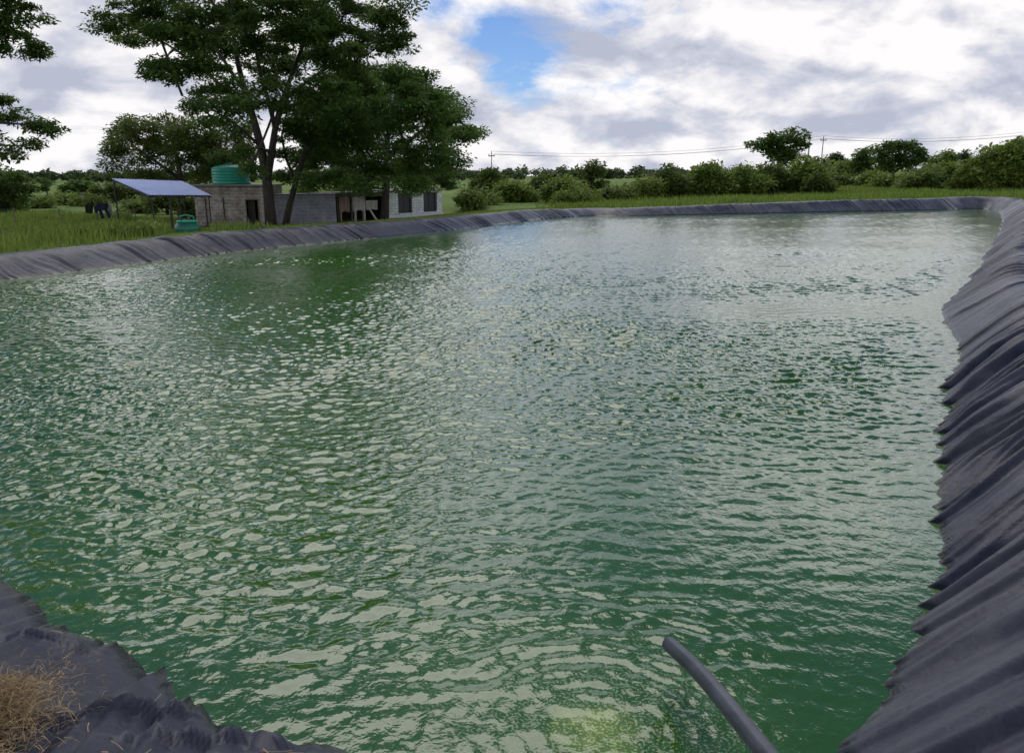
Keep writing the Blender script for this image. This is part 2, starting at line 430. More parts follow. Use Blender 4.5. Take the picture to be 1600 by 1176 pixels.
WSD = (WSDf[r0][:, c0]*(1-fc)+WSDf[r0][:, c0+1]*fc)*(1-fr)+(WSDf[r0+1][:, c0]*(1-fc)+WSDf[r0+1][:, c0+1]*fc)*fr
Fw = grid_faces(len(wy), len(wx))
inside = (WSD.ravel() < .5)
Fw = Fw[inside[Fw].any(1)]
used = np.zeros(WX.size, bool); used[Fw.ravel()] = True
remap = np.cumsum(used) - 1
PX_, PY_, PS_, PD_ = WX.ravel()[used], WY.ravel()[used], SP.ravel()[used], WSD.ravel()[used]
gust = np.clip(.25 + 1.5*fbm2(PX_*.22, PY_*.35, 61, 3), .35, 1.6)*(1 - .68*sstep(12, 40, PY_))
near_calm = 1 - .72*sstep(5.0, 1.6, np.hypot(PX_-1.7, PY_-3.4))
shore = .35 + .65*sstep(0, 1.0, -PD_)
PZ_ = waves(PX_, PY_, PS_) * gust * near_calm * shore
INX, INY = [float(c) for c in atz(928, 1142)[:2]]
rr = np.hypot(PX_-INX, PY_-INY)
ringdist = rr + .05*(noise2(PX_*4, PY_*4, 9)-.5)
PZ_ += .0019*np.sin(2*math.pi*ringdist/.105)*np.exp(-((rr-.55)/.45)**2)*np.clip((.105/PS_-2.5)/2, 0, 1)
PEX, PEY = [float(c) for c in atz(1055, 1012)[:2]]
rp = np.hypot(PX_-PEX, PY_-PEY)
PZ_ += .0022*np.sin(2*math.pi*rp/.12)*np.exp(-(rp/.5)**2)
Wv = np.column_stack([PX_, PY_, PZ_])
M_water = make_water_mat(INX, INY)
tag(mesh_obj('water', Wv, remap[Fw], M_water, smooth=True), kind='structure')
del WX, WY, SP, WSD, PX_, PY_, PZ_, rr, rp, gust, near_calm, shore, Wv, Fw

# ---- liner: a sheet running round the whole pond, folded up and down the slope
def resample(P, spacing):
    Q = np.vstack([P, P[:1]]); seg = np.linalg.norm(np.diff(Q[:, :2], axis=0), axis=1); L = np.concatenate([[0], np.cumsum(seg)])
    s = 0; ss = []
    while s < L[-1]:
        ss.append(s); p = [np.interp(s, L, Q[:, k]) for k in (0, 1)]
        s += spacing(math.hypot(p[0], p[1]))
    ss = np.array(ss)
    return ss, np.stack([np.interp(ss, L, Q[:, k]) for k in range(4)], -1), L[-1]
S_, P_, LEN = resample(closed_curve(CTRL, 8), lambda d: min(.10, max(.011, .0017*d)))
# smooth normals along the shore
tan = np.roll(P_[:, :2], -1, 0) - np.roll(P_[:, :2], 1, 0)
nrm = np.stack([tan[:, 1], -tan[:, 0]], -1); nrm /= np.linalg.norm(nrm, axis=1)[:, None]
test = pond_sd(P_[50:51, 0] + nrm[50, 0]*.2, P_[50:51, 1] + nrm[50, 1]*.2)[0][0]
if test < 0: nrm = -nrm
dens = S_ / LEN
fine = np.linspace(0, LEN, 6000, endpoint=False)
nf = np.stack([np.interp(fine, S_, nrm[:, k]) for k in (0, 1)], -1)
ker = np.exp(-np.linspace(-2.2, 2.2, 81)**2); ker /= ker.sum()
nf = np.stack([np.convolve(np.concatenate([nf[-40:, k], nf[:, k], nf[:40, k]]), ker, 'valid') for k in (0, 1)], -1)
nrm = np.stack([np.interp(S_, fine, nf[:, k]) for k in (0, 1)], -1); nrm /= np.linalg.norm(nrm, axis=1)[:, None]
NT = 84
tt = np.concatenate([np.linspace(-.9, -.25, 9, endpoint=False), np.linspace(-.25, 1.0, 61, endpoint=False), np.linspace(1.0, 1.45, 14)])
TT = np.where(tt < 0, tt, tt)[None, :] * np.where(tt[None, :] > 0, P_[:, 3:4], 1.0)
SS = np.repeat(S_[:, None], NT, 1); HH = P_[:, 2:3]; WW = P_[:, 3:4]
Zb = bank_z(TT, HH, WW)
over = np.clip(TT - WW*1.16, 0, None); Zb = Zb - over*1.6
def ridge(n, p): return (1 - np.abs(2*n-1))**p
slant = -.62 + .5*(noise2(SS*.12, SS*0, 77)-.5)
q = SS + slant*TT + .28*(noise2(SS*.9, TT*1.6, 31)-.5)
amp_s = .7 + .7*noise2(SS*.35, TT*.2, 55)
lon = noise2(q*1.3, TT*.25, 12); sho = noise2(q*4.2, TT*.7+3, 13); fin = noise2(q*9.0, TT*1.6, 14)
def pleat(p, seed, steep=.16):
    i0 = np.floor(p); f = p - i0
    steep = np.broadcast_to(np.asarray(steep, float), p.shape)
    a = .15 + 1.2*hash2(i0, i0*0+3, seed)**1.4
    return a*sstep(0, 1, f/steep)*(1-f)**.8
DS = np.abs(np.gradient(S_))[:, None]
pl1 = pleat(q*2.4 + 1.5*noise2(q*.8, SS*0, 91) + .3*noise2(SS*2, TT*1.1, 92), 93, np.clip(4.5*DS*2.4, .14, .5))
pl2 = pleat(q*6.3 + 1.7*noise2(q*1.7, SS*0, 94) + .5*noise2(SS*3, TT*1.7, 95), 96, np.clip(4*DS*6.3, .22, .5))*np.clip((.34-DS*6.3)/.16, 0, 1)
side = np.where((P_[:, 0] > .3)[:, None], 1.0, np.where((P_[:, 1] < 8)[:, None], .5, .85))
D = amp_s*side*(.125*pl1*(.4+.9*noise2(SS*.6, TT*.7, 97)) + .060*pl2*(.3+1.1*noise2(SS*.9, TT*1.0, 15)) + .035*ridge(lon, 2.2) + .012*ridge(fin, 2.0)*np.clip((.4-DS*9)/.2, 0, 1)) + .03*(noise2(SS*.7, TT*1.4, 16)-.5) + .006*(noise2(SS*6, TT*6, 18)-.5)
D = D - .035
def big_fold(D, a, b, A, wid):
    a = atz(*a, .22)[:2]; b = atz(*b, .12)[:2]; e = b-a; L = np.hypot(*e); e = e/L
    px = P_[:, 0:1]+nrm[:, 0:1]*TT; py = P_[:, 1:2]+nrm[:, 1:2]*TT
    al = ((px-a[0])*e[0]+(py-a[1])*e[1])/L; dd = (px-a[0])*-e[1]+(py-a[1])*e[0] + .02*np.sin(al*9)
    if e[0] < 0: dd = -dd
    return D + A*sstep(-.025, 0, dd)*np.exp(-np.clip(dd, 0, 9)/wid)*sstep(-.5, .1, al)*sstep(1.15, .75, al)
D = big_fold(D, (-20, 1000), (165, 1006), .075, .13); D = big_fold(D, (60, 1172), (300, 1105), .085, .15); D = big_fold(D, (240, 1176), (470, 1160), .06, .12)
env = sstep(-.9, -.2, TT) * (1 - .75*sstep(.95, 1.25, TT/WW))
taut = .6 + .6*sstep(.32, .62, noise2(SS*.5, TT*.4+7, 98))
D = D*env*(.72+.28*sstep(0, .3, TT/WW))*np.where(TT > -.3, taut, 1)
ct = .80; st = .6
VX = P_[:, 0:1] + nrm[:, 0:1]*(TT - st*D); VY = P_[:, 1:2] + nrm[:, 1:2]*(TT - st*D); VZ = Zb + ct*D
V = np.stack([VX, VY, VZ], -1).reshape(-1, 3)
ns = len(S_)
i = np.arange(ns)[:, None]*NT + np.arange(NT-1)[None, :]; j = ((np.arange(ns)+1) % ns)[:, None]*NT + np.arange(NT-1)[None, :]
Fl = np.stack([i, j, j+1, i+1], -1).reshape(-1, 4)
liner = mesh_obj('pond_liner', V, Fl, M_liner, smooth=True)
dust_light = np.where(P_[:, 1] > 46, np.where(P_[:, 0] > 3, .85, .4), np.where(P_[:, 0] > .5, .42, np.where(P_[:, 1] < 8, .28, np.where(P_[:, 0] < -10.5, .45, .0))))  # dust per bank; also paints sunlit stretches lighter, tree-shaded left middle darker
dust_light = np.interp(S_, fine, np.convolve(np.concatenate([np.interp(fine, S_, dust_light)[-60:], np.interp(fine, S_, dust_light), np.interp(fine, S_, dust_light)[:60]]), np.ones(121)/121, 'valid'))
at_ = liner.data.attributes.new('dust', 'FLOAT', 'POINT'); at_.data.foreach_set('value', np.repeat(dust_light, NT).astype(np.float32))
tag(liner, 'wrinkled black plastic liner sheet covering the banks all round the green pond', 'pond liner')

# ------------------------------------------------------------------ vegetation
def leaf_quads(C, A, Nn, L, W):
    """C centres, A long directions, Nn normals; kite shaped leaves"""
    A = A/np.linalg.norm(A, axis=1)[:, None]
    B = np.cross(Nn, A); B /= np.linalg.norm(B, axis=1)[:, None] + 1e-9
    n = len(C); L = L[:, None]; W = W[:, None]
    V = np.empty((n, 4, 3), np.float32)
    V[:, 0] = C - A*L*.5; V[:, 1] = C + B*W*.5 + A*L*.08; V[:, 2] = C + A*L*.5; V[:, 3] = C - B*W*.5 + A*L*.08
    return V.reshape(-1, 3), np.arange(n*4).reshape(n, 4)

def crown_leaves(clusters, per, leaf, rng, flat=.5, droop=.15, aspect=.36):
    """clusters: (n,4) centre + radius"""
    n = len(clusters)*per
    idx = np.repeat(np.arange(len(clusters)), per)
    d = rng.normal(size=(n, 3)); d /= np.linalg.norm(d, axis=1)[:, None]
    r = rng.random(n)**.45
    off = d*r[:, None]; off[:, 2] *= flat
    C = clusters[idx, :3] + off*clusters[idx, 3:4]
    A = off + rng.normal(size=(n, 3))*.55; A[:, 2] = A[:, 2]*.6 - droop
    Nn = rng.normal(size=(n, 3))*.55 + np.array([0, 0, .8])
    L = leaf*(.45+1.1*rng.random(n)); W = L*aspect*(.7+.6*rng.random(n))
    return leaf_quads(C, A, Nn, L, W)

def grow(skel, tips, rng, seg=.55, rmin=.012, rpow=.48, sag=.12):
    """skel: list of polylines (k,4: x,y,z,r). Tips join the nearest limb; twig tubes returned as polylines"""
    nodes = []; rad = []
    for pl in skel:
        for a, b in zip(pl[:-1], pl[1:]):
            m = max(2, int(np.linalg.norm(b[:3]-a[:3])/seg)+1)
            for k in range(m): nodes.append(a[:3]+(b[:3]-a[:3])*k/m); rad.append(a[3]+(b[3]-a[3])*k/m)
        nodes.append(pl[-1][:3]); rad.append(pl[-1][3])
    nodes = [np.array(n) for n in nodes]
    base = np.array(nodes); parent = [-1]*len(nodes); nb = len(nodes)
    order = np.argsort([np.min(np.linalg.norm(base - t, axis=1)) for t in tips])
    A = np.zeros((nb + len(tips)*16, 3)); A[:nb] = base; cnt = nb
    par = np.full(len(A), -1); twigs = []
    for o in order:
        t = tips[o]
        dv = t - A[:cnt]; dist = np.linalg.norm(dv, axis=1) + .9*np.clip(-dv[:, 2], 0, None) + .25
        k = int(np.argmin(dist)); a = A[k].copy(); L = np.linalg.norm(t-a)
        m = int(min(14, max(2, L/seg)))
        mid = (a+t)/2 + rng.normal(size=3)*.10*L + np.array([0, 0, sag*L])
        ids = [k]
        for s_ in range(1, m+1):
            f = s_/m; p = (1-f)**2*a + 2*f*(1-f)*mid + f*f*t
            A[cnt] = p; par[cnt] = ids[-1]; ids.append(cnt); cnt += 1
        twigs.append(ids)
    load = np.zeros(cnt)
    for ids in twigs:
        load[ids[-1]] += 1
    for c in range(cnt-1, nb-1, -1):
        if par[c] >= 0: load[par[c]] += load[c]
    out = []
    R = rmin*np.maximum(load, 1)**rpow
    for ids in twigs:
        out.append([np.append(A[i_], (R[i_] if i_ >= nb else R[ids[1]]*1.1)) for i_ in ids])
    return out

def tree(name, label, cat, group, Y, limbs, blobs, leafmat, leaf, dens=1.3, per=110, crad=.75, flat=.5, base=None, depth=.8, seed=1, rmin=.014, barkmat=None, aspect=.36, rnd=0.0):
    """limbs: polylines of (u, v, dy, radius); blobs: (u, v, ru, rv[, dy]) in survey pixels at distance Y"""
    rng = np.random.default_rng(seed)
    skel = []
    for pl in limbs:
        skel.append([np.append(atY(u, v, Y+dy), r) for u, v, dy, r in pl])
    p0 = skel[0][0][:3].copy()
    zg = gz(p0[0], p0[1]); 
    skel[0][0][2] = zg - .15
    root = empty(name, (p0[0], p0[1], zg)); tag(root, label, cat, group)
    px = Y/F_PX*1.0
    tips = []; cl = []
    us = [b_[0] for b_ in blobs]; uc = (min(us)+max(us))/2; uh = (max(us)-min(us))/2+10
    for kb, bl in enumerate(blobs):
        u, v, ru, rv = bl[:4]; dy = bl[4] if len(bl) > 4 else 0
        if rnd: dy += rnd*(rng.random()**.7)*(-1 if kb % 2 else .8)*math.sqrt(max(0, 1-((u-uc)/uh)**2))
        c = atY(u, v, Y+dy); rx = ru*px; rz = rv*px; rd = (rx+rz)*.5*depth
        n = max(3, int(math.pi*rx*rz*dens))
        d = rng.normal(size=(n, 3)); d /= np.linalg.norm(d, axis=1)[:, None]
        r = rng.random(n)**.42
        pts = c + d*r[:, None]*np.array([rx, rd, rz])*.92
        rad = crad*(.6+.8*rng.random(n))
        cl.append(np.column_stack([pts, rad])); tips.append(pts[::1])
    cl = np.vstack(cl); tips = np.vstack(tips)
    keep = cl[:, 2] > zg + .15
    cl = cl[keep]; tips = tips[keep]
    tw = grow(skel, list(tips), rng, seg=max(.4, crad*.7), rmin=rmin)
    mb = MB()
    for pl in skel: mb.tube([p[:3] for p in pl], [p[3] for p in pl], 9)
    for pl in tw: mb.tube([p[:3] for p in pl], [max(p[3], rmin*.8) for p in pl], 4, cap=False)
    mb.build('trunk', barkmat or M_bark, root, True)
    Vl, Fl = crown_leaves(cl, per, leaf, rng, flat, aspect=aspect)
    mesh_obj('crown', Vl, Fl, leafmat, root)
    return root

# big spreading tree by the stone hut
tree('tall_tree', 'tallest spreading tree with dark forked trunk beside the doorway of the stone hut', 'tree', 'shade trees round the buildings', 45.0,
    [[(424,352,0,.36),(421,322,0,.31),(417,280,0,.27),(408,230,0,.24),(396,185,.2,.20),(383,145,.3,.17),(372,100,.4,.14),(364,50,.3,.11),(356,-10,0,.08),(345,-70,0,.04)],
     [(417,285,0,.22),(424,240,-.3,.20),(430,200,-.5,.17),(440,160,-.6,.14),(458,110,-.6,.11),(478,60,-.4,.09),(505,5,0,.06),(530,-40,0,.03)],
     [(430,200,-.5,.14),(420,160,-.9,.12),(408,120,-1.3,.10),(398,70,-1.6,.08),(396,10,-1.5,.05)],
     [(396,185,.2,.13),(370,155,.8,.10),(330,120,1.4,.08),(285,85,1.6,.06),(230,50,1.6,.04),(170,30,1.4,.02)],
     [(383,145,.3,.11),(350,95,1.0,.09),(310,40,1.6,.06),(270,0,1.8,.03)],
     [(440,160,-.6,.10),(490,120,-.2,.08),(545,85,.4,.06),(600,60,.8,.03)],
     [(408,230,0,.10),(375,200,-.8,.07),(330,170,-1.2,.05),(285,150,-1.2,.02)]],
    [(170,32,46,18),(225,25,55,28),(215,60,40,14),(290,30,60,38),(330,75,60,30),(265,112,42,15),(235,95,30,12),(305,108,45,20),(370,30,60,45),(450,25,70,50),(540,25,70,40),(605,30,45,35),(590,75,40,18),(620,65,28,22),
     (480,100,55,30),(540,90,50,25),(420,110,45,28),(345,135,45,22),(310,165,30,16),(350,175,35,18),(370,205,28,12),(410,60,55,36),(560,115,42,24),(430,150,36,24),(385,150,30,20),(520,60,50,30),(340,190,28,10),(372,240,26,10),(345,248,22,7),(392,264,13,9),(362,251,24,6),(500,150,45,28),(470,190,35,26),
     (250,-40,80,40),(350,-60,90,55),(470,-70,100,60),(570,-40,70,40),(410,-130,110,45)],
    M_leaf_tall, .205, dens=2.6, per=270, crad=.78, flat=.45, seed=11, rnd=8.0)
tree('slender_tree', 'thin leaning tree with bare lower trunk just right of the tall forked tree', 'tree', 'shade trees round the buildings', 46.2,
    [[(444,351,0,.22),(452,322,0,.19),(462,285,0,.16),(474,245,0,.14),(488,205,.3,.11),(500,165,.5,.08),(515,130,.6,.05)],
     [(462,285,0,.10),(448,250,.4,.08),(440,215,.6,.06),(446,180,.8,.03)]],
    [(515,150,40,30),(480,215,26,22),(520,205,40,34),(455,205,24,20),(500,250,30,16),(440,240,18,18)],
    M_leaf_tall, .205, dens=2.4, per=260, crad=.75, flat=.45, seed=12)
tree('round_tree', 'broad green tree with dense rounded crown overhanging the whitewashed building', 'tree', 'shade trees round the buildings', 50.0,
    [[(600,345,0,.30),(602,315,0,.25),(604,285,0,.22),(603,250,0,.19),(606,215,0,.15),(612,180,0,.11),(618,150,0,.06)],
     [(604,285,0,.15),(575,255,-.5,.12),(555,225,-.8,.09),(545,190,-.6,.05)],
     [(603,250,0,.14),(640,220,-.6,.11),(670,195,-.8,.08),(695,180,-.6,.04)],
     [(603,270,0,.11),(650,255,.8,.08),(690,240,1.0,.06),(725,222,1.0,.03)]],
    [(590,128,70,30),(640,125,40,25),(555,145,50,35),(665,150,40,28),(695,180,40,28),(725,208,36,16),(700,215,45,22),(640,180,60,40),(600,200,55,40),(550,200,45,40),(545,255,42,26),(585,262,38,22),(625,255,40,24),(670,250,45,28),(700,250,32,24),(520,275,24,14),(470,250,24,28),(500,225,40,34),(505,270,30,18),(480,290,20,10),(575,170,60,40),(520,165,40,30),(560,292,30,9),(625,290,26,9),(655,290,30,8),(450,275,18,12),(680,285,38,12),(640,285,28,10),(745,205,16,7),(560,288,24,9)],
    M_leaf_round, .21, dens=2.9, per=270, crad=.88, flat=.55, seed=13, rnd=7.5)
tree('dark_tree', 'dark olive tree behind the blue sheet roof and the green roof tank', 'tree', 'shade trees round the buildings', 56.0,
    [[(285,345,0,.30),(285,310,0,.25),(282,280,0,.2),(278,250,0,.15),(270,222,0,.08)],
     [(285,310,0,.16),(320,275,0,.13),(350,245,0,.08)], [(282,280,0,.14),(240,250,0,.1),(205,225,0,.05)]],
    [(185,208,30,20),(225,205,40,24),(270,205,45,26),(315,215,45,30),(360,225,35,28),(195,240,26,22),(240,240,50,26),(300,245,55,28),(350,255,36,20),(225,270,32,14),(280,272,50,16),(330,274,30,14),(205,195,30,12),(370,205,24,18),(180,262,14,14)],
    M_leaf_olive, .23, dens=1.9, per=240, crad=.9, flat=.6, seed=14, rnd=3.0)
# the tall tree whose boughs hang into the left of the view
tree('overhanging_tree', 'feathery tree at the left edge with boughs reaching into the sky from outside the view', 'tree', 'shade trees round the buildings', 33.0,
    [[(-150,385,0,.38),(-148,320,0,.33),(-140,230,0,.28),(-120,140,0,.23),(-100,40,0,.18),(-85,-80,0,.13),(-75,-200,0,.07)],
     [(-140,230,0,.15),(-100,205,-.4,.11),(-50,195,-.6,.08),(0,192,-.6,.05),(60,196,-.5,.02)],
     [(-120,140,0,.14),(-80,90,0,.10),(-30,45,0,.07),(20,20,0,.03)],
     [(-145,265,0,.11),(-90,240,.6,.08),(-30,225,.8,.05),(30,228,.8,.02)],
     [(-100,40,0,.13),(-150,-40,0,.1),(-210,-110,0,.05)]],
    [(-20,170,40,22),(20,188,38,12),(58,197,30,6),(0,160,22,12),(-10,215,40,14),(35,228,34,7),(-5,242,36,7),(75,203,14,4),(15,40,38,26),(40,70,24,14),(-20,30,50,40),(5,0,45,26),(48,20,18,26),(55,85,14,8),(-10,75,30,12),(30,-30,40,30),(-60,-60,80,60),(-120,0,90,70),(-40,-160,110,70),(-130,-130,110,80),(-90,-250,130,70),(-150,120,70,50),(-70,130,45,30),(-120,210,50,30)],
    M_leaf_tall, .19, dens=3.0, per=170, crad=.58, flat=.42, seed=15)

def bush(label, u, vt, vb, hw, Y, mat, seed, name='bush', group='bushes beyond the far bank', per=70, lobes=9, cat='bush', umb=0.0, leafk=.0048):
    """a rounded, many-stemmed bush: lobes heaped over a base line"""
    rng = np.random.default_rng(seed)
    vm = vb - vt
    bl = []
    for k in range(lobes):
        du = rng.uniform(-1, 1); topv = vt + vm*(.55*abs(du)**1.6 + .22*rng.random())
        low = vb - vm*.22*rng.random()
        cv = (topv+low)/2; rv = max(3, (low-topv)/2)
        bl.append((u+du*hw*.82, cv, hw*(.26+.22*rng.random()), rv, rng.uniform(-1, 1)*hw*Y/F_PX*.5))
    limbs = [[(u, vb+2, 0, .14), (u+rng.uniform(-3, 3), vb-vm*.3, 0, .10), (u+rng.uniform(-5, 5), vb-vm*.6, 0, .05)]]
    for s_ in (-1, 1):
        limbs.append([(u, vb, 0, .09), (u+s_*hw*.3, vb-vm*.35, 0, .07), (u+s_*hw*.55, vb-vm*.55, 0, .03)])
    crad = .0125*Y
    return tree(name, label, cat, group, Y, limbs, bl, mat, leafk*Y, dens=2.4/crad**2, per=per, crad=crad, flat=.75, seed=seed, rmin=.022, depth=1.0, aspect=.42)

G1 = 'bushes beyond the far bank'
BUSHES = [
 ('low light green bush right of the whitewashed building', 722, 297, 322, 22, 66, M_leaf_pale, 'bush'),
 ('dark rounded bush at the foot of the thin mast, right of the big trees', 766, 266, 312, 27, 80, M_leaf_olive, 'bush'),
 ('low yellowish green bush in front of the dark bush by the thin mast', 748, 300, 322, 24, 69, M_leaf_pale, 'bush'),
 ('mid green bush between the dark mast bush and the twin topped bush', 806, 283, 315, 28, 76, M_leaf_bush, 'bush'),
 ('bush with a dark rounded top left of the small pointed tree', 848, 270, 313, 22, 80, M_leaf_olive, 'bush'),
 ('bushy light green mound left of the small pointed tree', 878, 281, 316, 28, 73, M_leaf_bush, 'bush'),
 ('low shrub in front of the small pointed tree on the far bank', 905, 295, 318, 24, 70, M_leaf_bush, 'bush'),
 ('greyish green low shrub left of the gap in the hedge', 963, 290, 313, 20, 74, M_leaf_pale, 'bush'),
 ('leafy bush at the left end of the long thicket, right of the gap', 1008, 276, 311, 24, 76, M_leaf_bush, 'bush'),
 ('olive bush with thin twiggy top in the long thicket', 1046, 264, 310, 30, 78, M_leaf_olive, 'bush'),
 ('wide bush with feathery raised top in the middle of the long thicket', 1104, 252, 308, 34, 80, M_leaf_bush, 'bush'),
 ('dense bush filling the thicket left of the dark flat topped tree', 1156, 258, 306, 34, 81, M_leaf_bush, 'bush'),
 ('bush standing straight below the dark flat topped tree', 1204, 256, 304, 34, 82, M_leaf_olive, 'bush'),
 ('tall bush at the right end of the thicket under the dark flat topped tree', 1250, 238, 303, 38, 84, M_leaf_bush, 'bush'),
 ('small dark shrub at the right foot of the thicket', 1278, 274, 302, 16, 80, M_leaf_olive, 'shrub'),
 ('low olive shrub alone in the open grass below the wooden power pole', 1312, 277, 290, 20, 105, M_leaf_olive, 'shrub'),
 ('low round shrub under the left side of the umbrella shaped tree', 1366, 272, 290, 14, 104, M_leaf_bush, 'shrub'),
 ('yellowish far shrub between the power pole and the umbrella shaped tree', 1325, 258, 272, 22, 150, M_leaf_pale, 'shrub'),
 ('small shrub at the foot of the umbrella shaped tree', 1395, 274, 294, 24, 96, M_leaf_bush, 'shrub'),
 ('light green sloping bush right of the umbrella shaped tree', 1446, 262, 298, 32, 88, M_leaf_pale, 'bush'),
 ('bright green bush below the small dark cypress', 1482, 250, 299, 30, 90, M_leaf_bush, 'bush'),
 ('low dark bush at the left foot of the tall right edge bushes', 1506, 266, 300, 24, 82, M_leaf_olive, 'bush'),
 ('tall domed bush second from the right edge of the view', 1546, 222, 301, 42, 82, M_leaf_bush, 'bush'),
 ('highest bush at the right edge of the view behind the pond corner', 1598, 207, 302, 44, 80, M_leaf_bush, 'bush'),
]
for k, (lab, u, vt, vb, hw, Y, mt, nm) in enumerate(BUSHES):
    bush(lab, u, vt-2, vb, hw*1.22, Y, mt, 100+k, nm, G1 if nm == 'bush' else 'low shrubs in the far grass', per=120, lobes=13 if hw > 25 else 8)

# individual trees far right and behind
tree('flat_topped_tree', 'dark flat topped tree rising above the thicket left of the power pole', 'tree', 'trees beyond the pond', 100,
    [[(1222,300,0,.4),(1222,270,0,.36),(1218,250,0,.3),(1212,235,0,.2),(1200,222,0,.1)], [(1218,250,0,.2),(1235,232,0,.16),(1248,218,0,.08)]],
    [(1185,226,14,8),(1200,222,18,9),(1215,215,22,9),(1240,214,20,9),(1252,224,12,9),(1215,232,24,10),(1205,240,14,7),(1232,240,18,9),(1195,233,10,6),(1225,250,16,7)],
    M_leaf_tall, .50, dens=1.50, per=117, crad=1.1, flat=.55, seed=41, rmin=.03)
tree('umbrella_tree', 'umbrella shaped dark green tree on a short trunk in the open field', 'tree', 'trees beyond the pond', 112,
    [[(1394,286,0,.35),(1394,272,0,.3),(1396,258,0,.22),(1400,245,0,.12)], [(1394,272,0,.18),(1412,258,0,.12),(1426,250,0,.06)], [(1394,272,0,.18),(1380,260,0,.12),(1372,252,0,.06)]],
    [(1378,238,14,9),(1395,230,20,9),(1415,229,20,9),(1432,236,12,8),(1440,246,8,6),(1385,250,18,9),(1408,248,24,9),(1430,254,14,7),(1380,262,12,6),(1405,262,16,6)],
    M_leaf_tall, .52, dens=1.50, per=117, crad=1.15, flat=.55, seed=42, rmin=.03)
tree('small_dark_tree', 'smaller dark tree touching the left side of the umbrella shaped tree', 'tree', 'trees beyond the pond', 122,
    [[(1352,276,0,.3),(1352,266,0,.24),(1350,254,0,.14)]],
    [(1342,246,10,8),(1354,241,13,7),(1366,250,10,9),(1350,256,18,9),(1362,264,12,6),(1340,264,10,6)],
    M_leaf_tall, .55, dens=1.40, per=110, crad=1.2, flat=.6, seed=43, rmin=.03)
tree('pointed_tree', 'small pointed tree rising out of the bushes left of the gap', 'tree', 'trees beyond the pond', 82,
    [[(926,314,0,.22),(926,290,0,.18),(926,272,0,.12),(925,260,0,.05)]],
    [(925,260,9,6),(916,268,11,6),(935,268,11,6),(925,276,18,8),(915,287,16,9),(938,288,16,9),(926,299,22,9)],
    M_leaf_olive, .36, dens=2.20, per=110, crad=.9, flat=.55, seed=44, rmin=.025)
tree('grey_green_tree', 'small hazy grey green tree right of the wooden power pole', 'tree', 'trees beyond the pond', 170,
    [[(1306,272,0,.3),(1306,258,0,.22),(1306,248,0,.1)]],
    [(1300,247,9,6),(1310,246,10,6),(1306,254,14,7),(1316,256,8,6),(1303,262,9,5)],
    M_leaf_far, .75, dens=1.00, per=91, crad=1.6, flat=.6, seed=45, rmin=.04)
tree('cypress', 'small dark upright tree on the skyline left of the right edge bushes', 'tree', 'trees beyond the pond', 150,
    [[(1508,268,0,.25),(1508,255,0,.2),(1508,240,0,.08)]],
    [(1508,243,4,6),(1508,251,6,7),(1508,260,6,6)],
    M_leaf_far, .6, dens=1.60, per=117, crad=1.0, flat=.8, seed=46, rmin=.04)
tree('skyline_tree', 'broad low tree on the skyline between the umbrella shaped tree and the small cypress', 'tree', 'trees beyond the pond', 155,
    [[(1478,268,0,.3),(1478,256,0,.24),(1478,246,0,.1)]],
    [(1466,250,10,5),(1480,244,14,6),(1494,248,9,6),(1455,254,8,4),(1480,254,20,6)],
    M_leaf_bush, .65, dens=1.20, per=97, crad=1.4, flat=.6, seed=47, rmin=.04)
tree('twiggy_tree', 'thin twiggy pale tree just right of the thicket and left of the power pole', 'tree', 'trees beyond the pond', 118,
    [[(1278,290,0,.2),(1278,268,0,.16),(1276,252,0,.08)]],
    [(1272,250,10,6),(1284,252,10,7),(1278,262,14,8),(1292,264,8,6)],
    M_leaf_pale, .5, dens=0.66, per=58, crad=1.1, flat=.6, seed=48, rmin=.03)
# left far trees
GL = 'trees along the far edge of the left field'
tree('left_dark_tree', 'dark leafy tree at the left edge behind the field, below the hanging boughs', 'tree', GL, 62,
    [[(8,335,0,.3),(8,315,0,.25),(10,295,0,.15)]],
    [(-20,285,26,18),(10,280,24,16),(32,290,16,12),(45,297,12,8),(0,305,30,14),(30,308,20,10),(-30,310,24,16),(10,322,26,7)],
    M_leaf_tall, .32, dens=2.40, per=143, crad=.9, flat=.55, seed=51)
tree('left_round_tree', 'rounded green tree on the skyline of the left field', 'tree', GL, 95,
    [[(122,322,0,.3),(122,308,0,.25),(122,295,0,.12)]],
    [(105,297,16,8),(122,289,17,7),(138,294,12,9),(120,302,24,9),(148,303,12,7),(95,306,12,6)],
    M_leaf_tall, .48, dens=1.80, per=123, crad=1.1, flat=.6, seed=52, rmin=.03)
tree('left_small_tree', 'tiny open crowned tree poking above the far hedge of the left field', 'tree', GL, 92,
    [[(74,320,0,.12),(74,302,0,.1),(70,288,0,.06)]],
    [(66,283,6,3),(74,288,6,4),(70,294,7,3)],
    M_leaf_tall, .42, dens=1.20, per=58, crad=.7, flat=.5, seed=53, rmin=.03)
tree('left_hedge_tree', 'low dark tree left of the blue sheet roof at the far edge of the field', 'tree', GL, 85,
    [[(172,330,0,.25),(172,312,0,.2),(172,300,0,.1)]],
    [(160,303,16,8),(180,296,16,9),(200,300,18,12),(170,312,24,9),(205,314,22,8),(230,305,20,12),(150,314,14,6)],
    M_leaf_olive, .44, dens=1.80, per=123, crad=1.0, flat=.6, seed=54, rmin=.03)
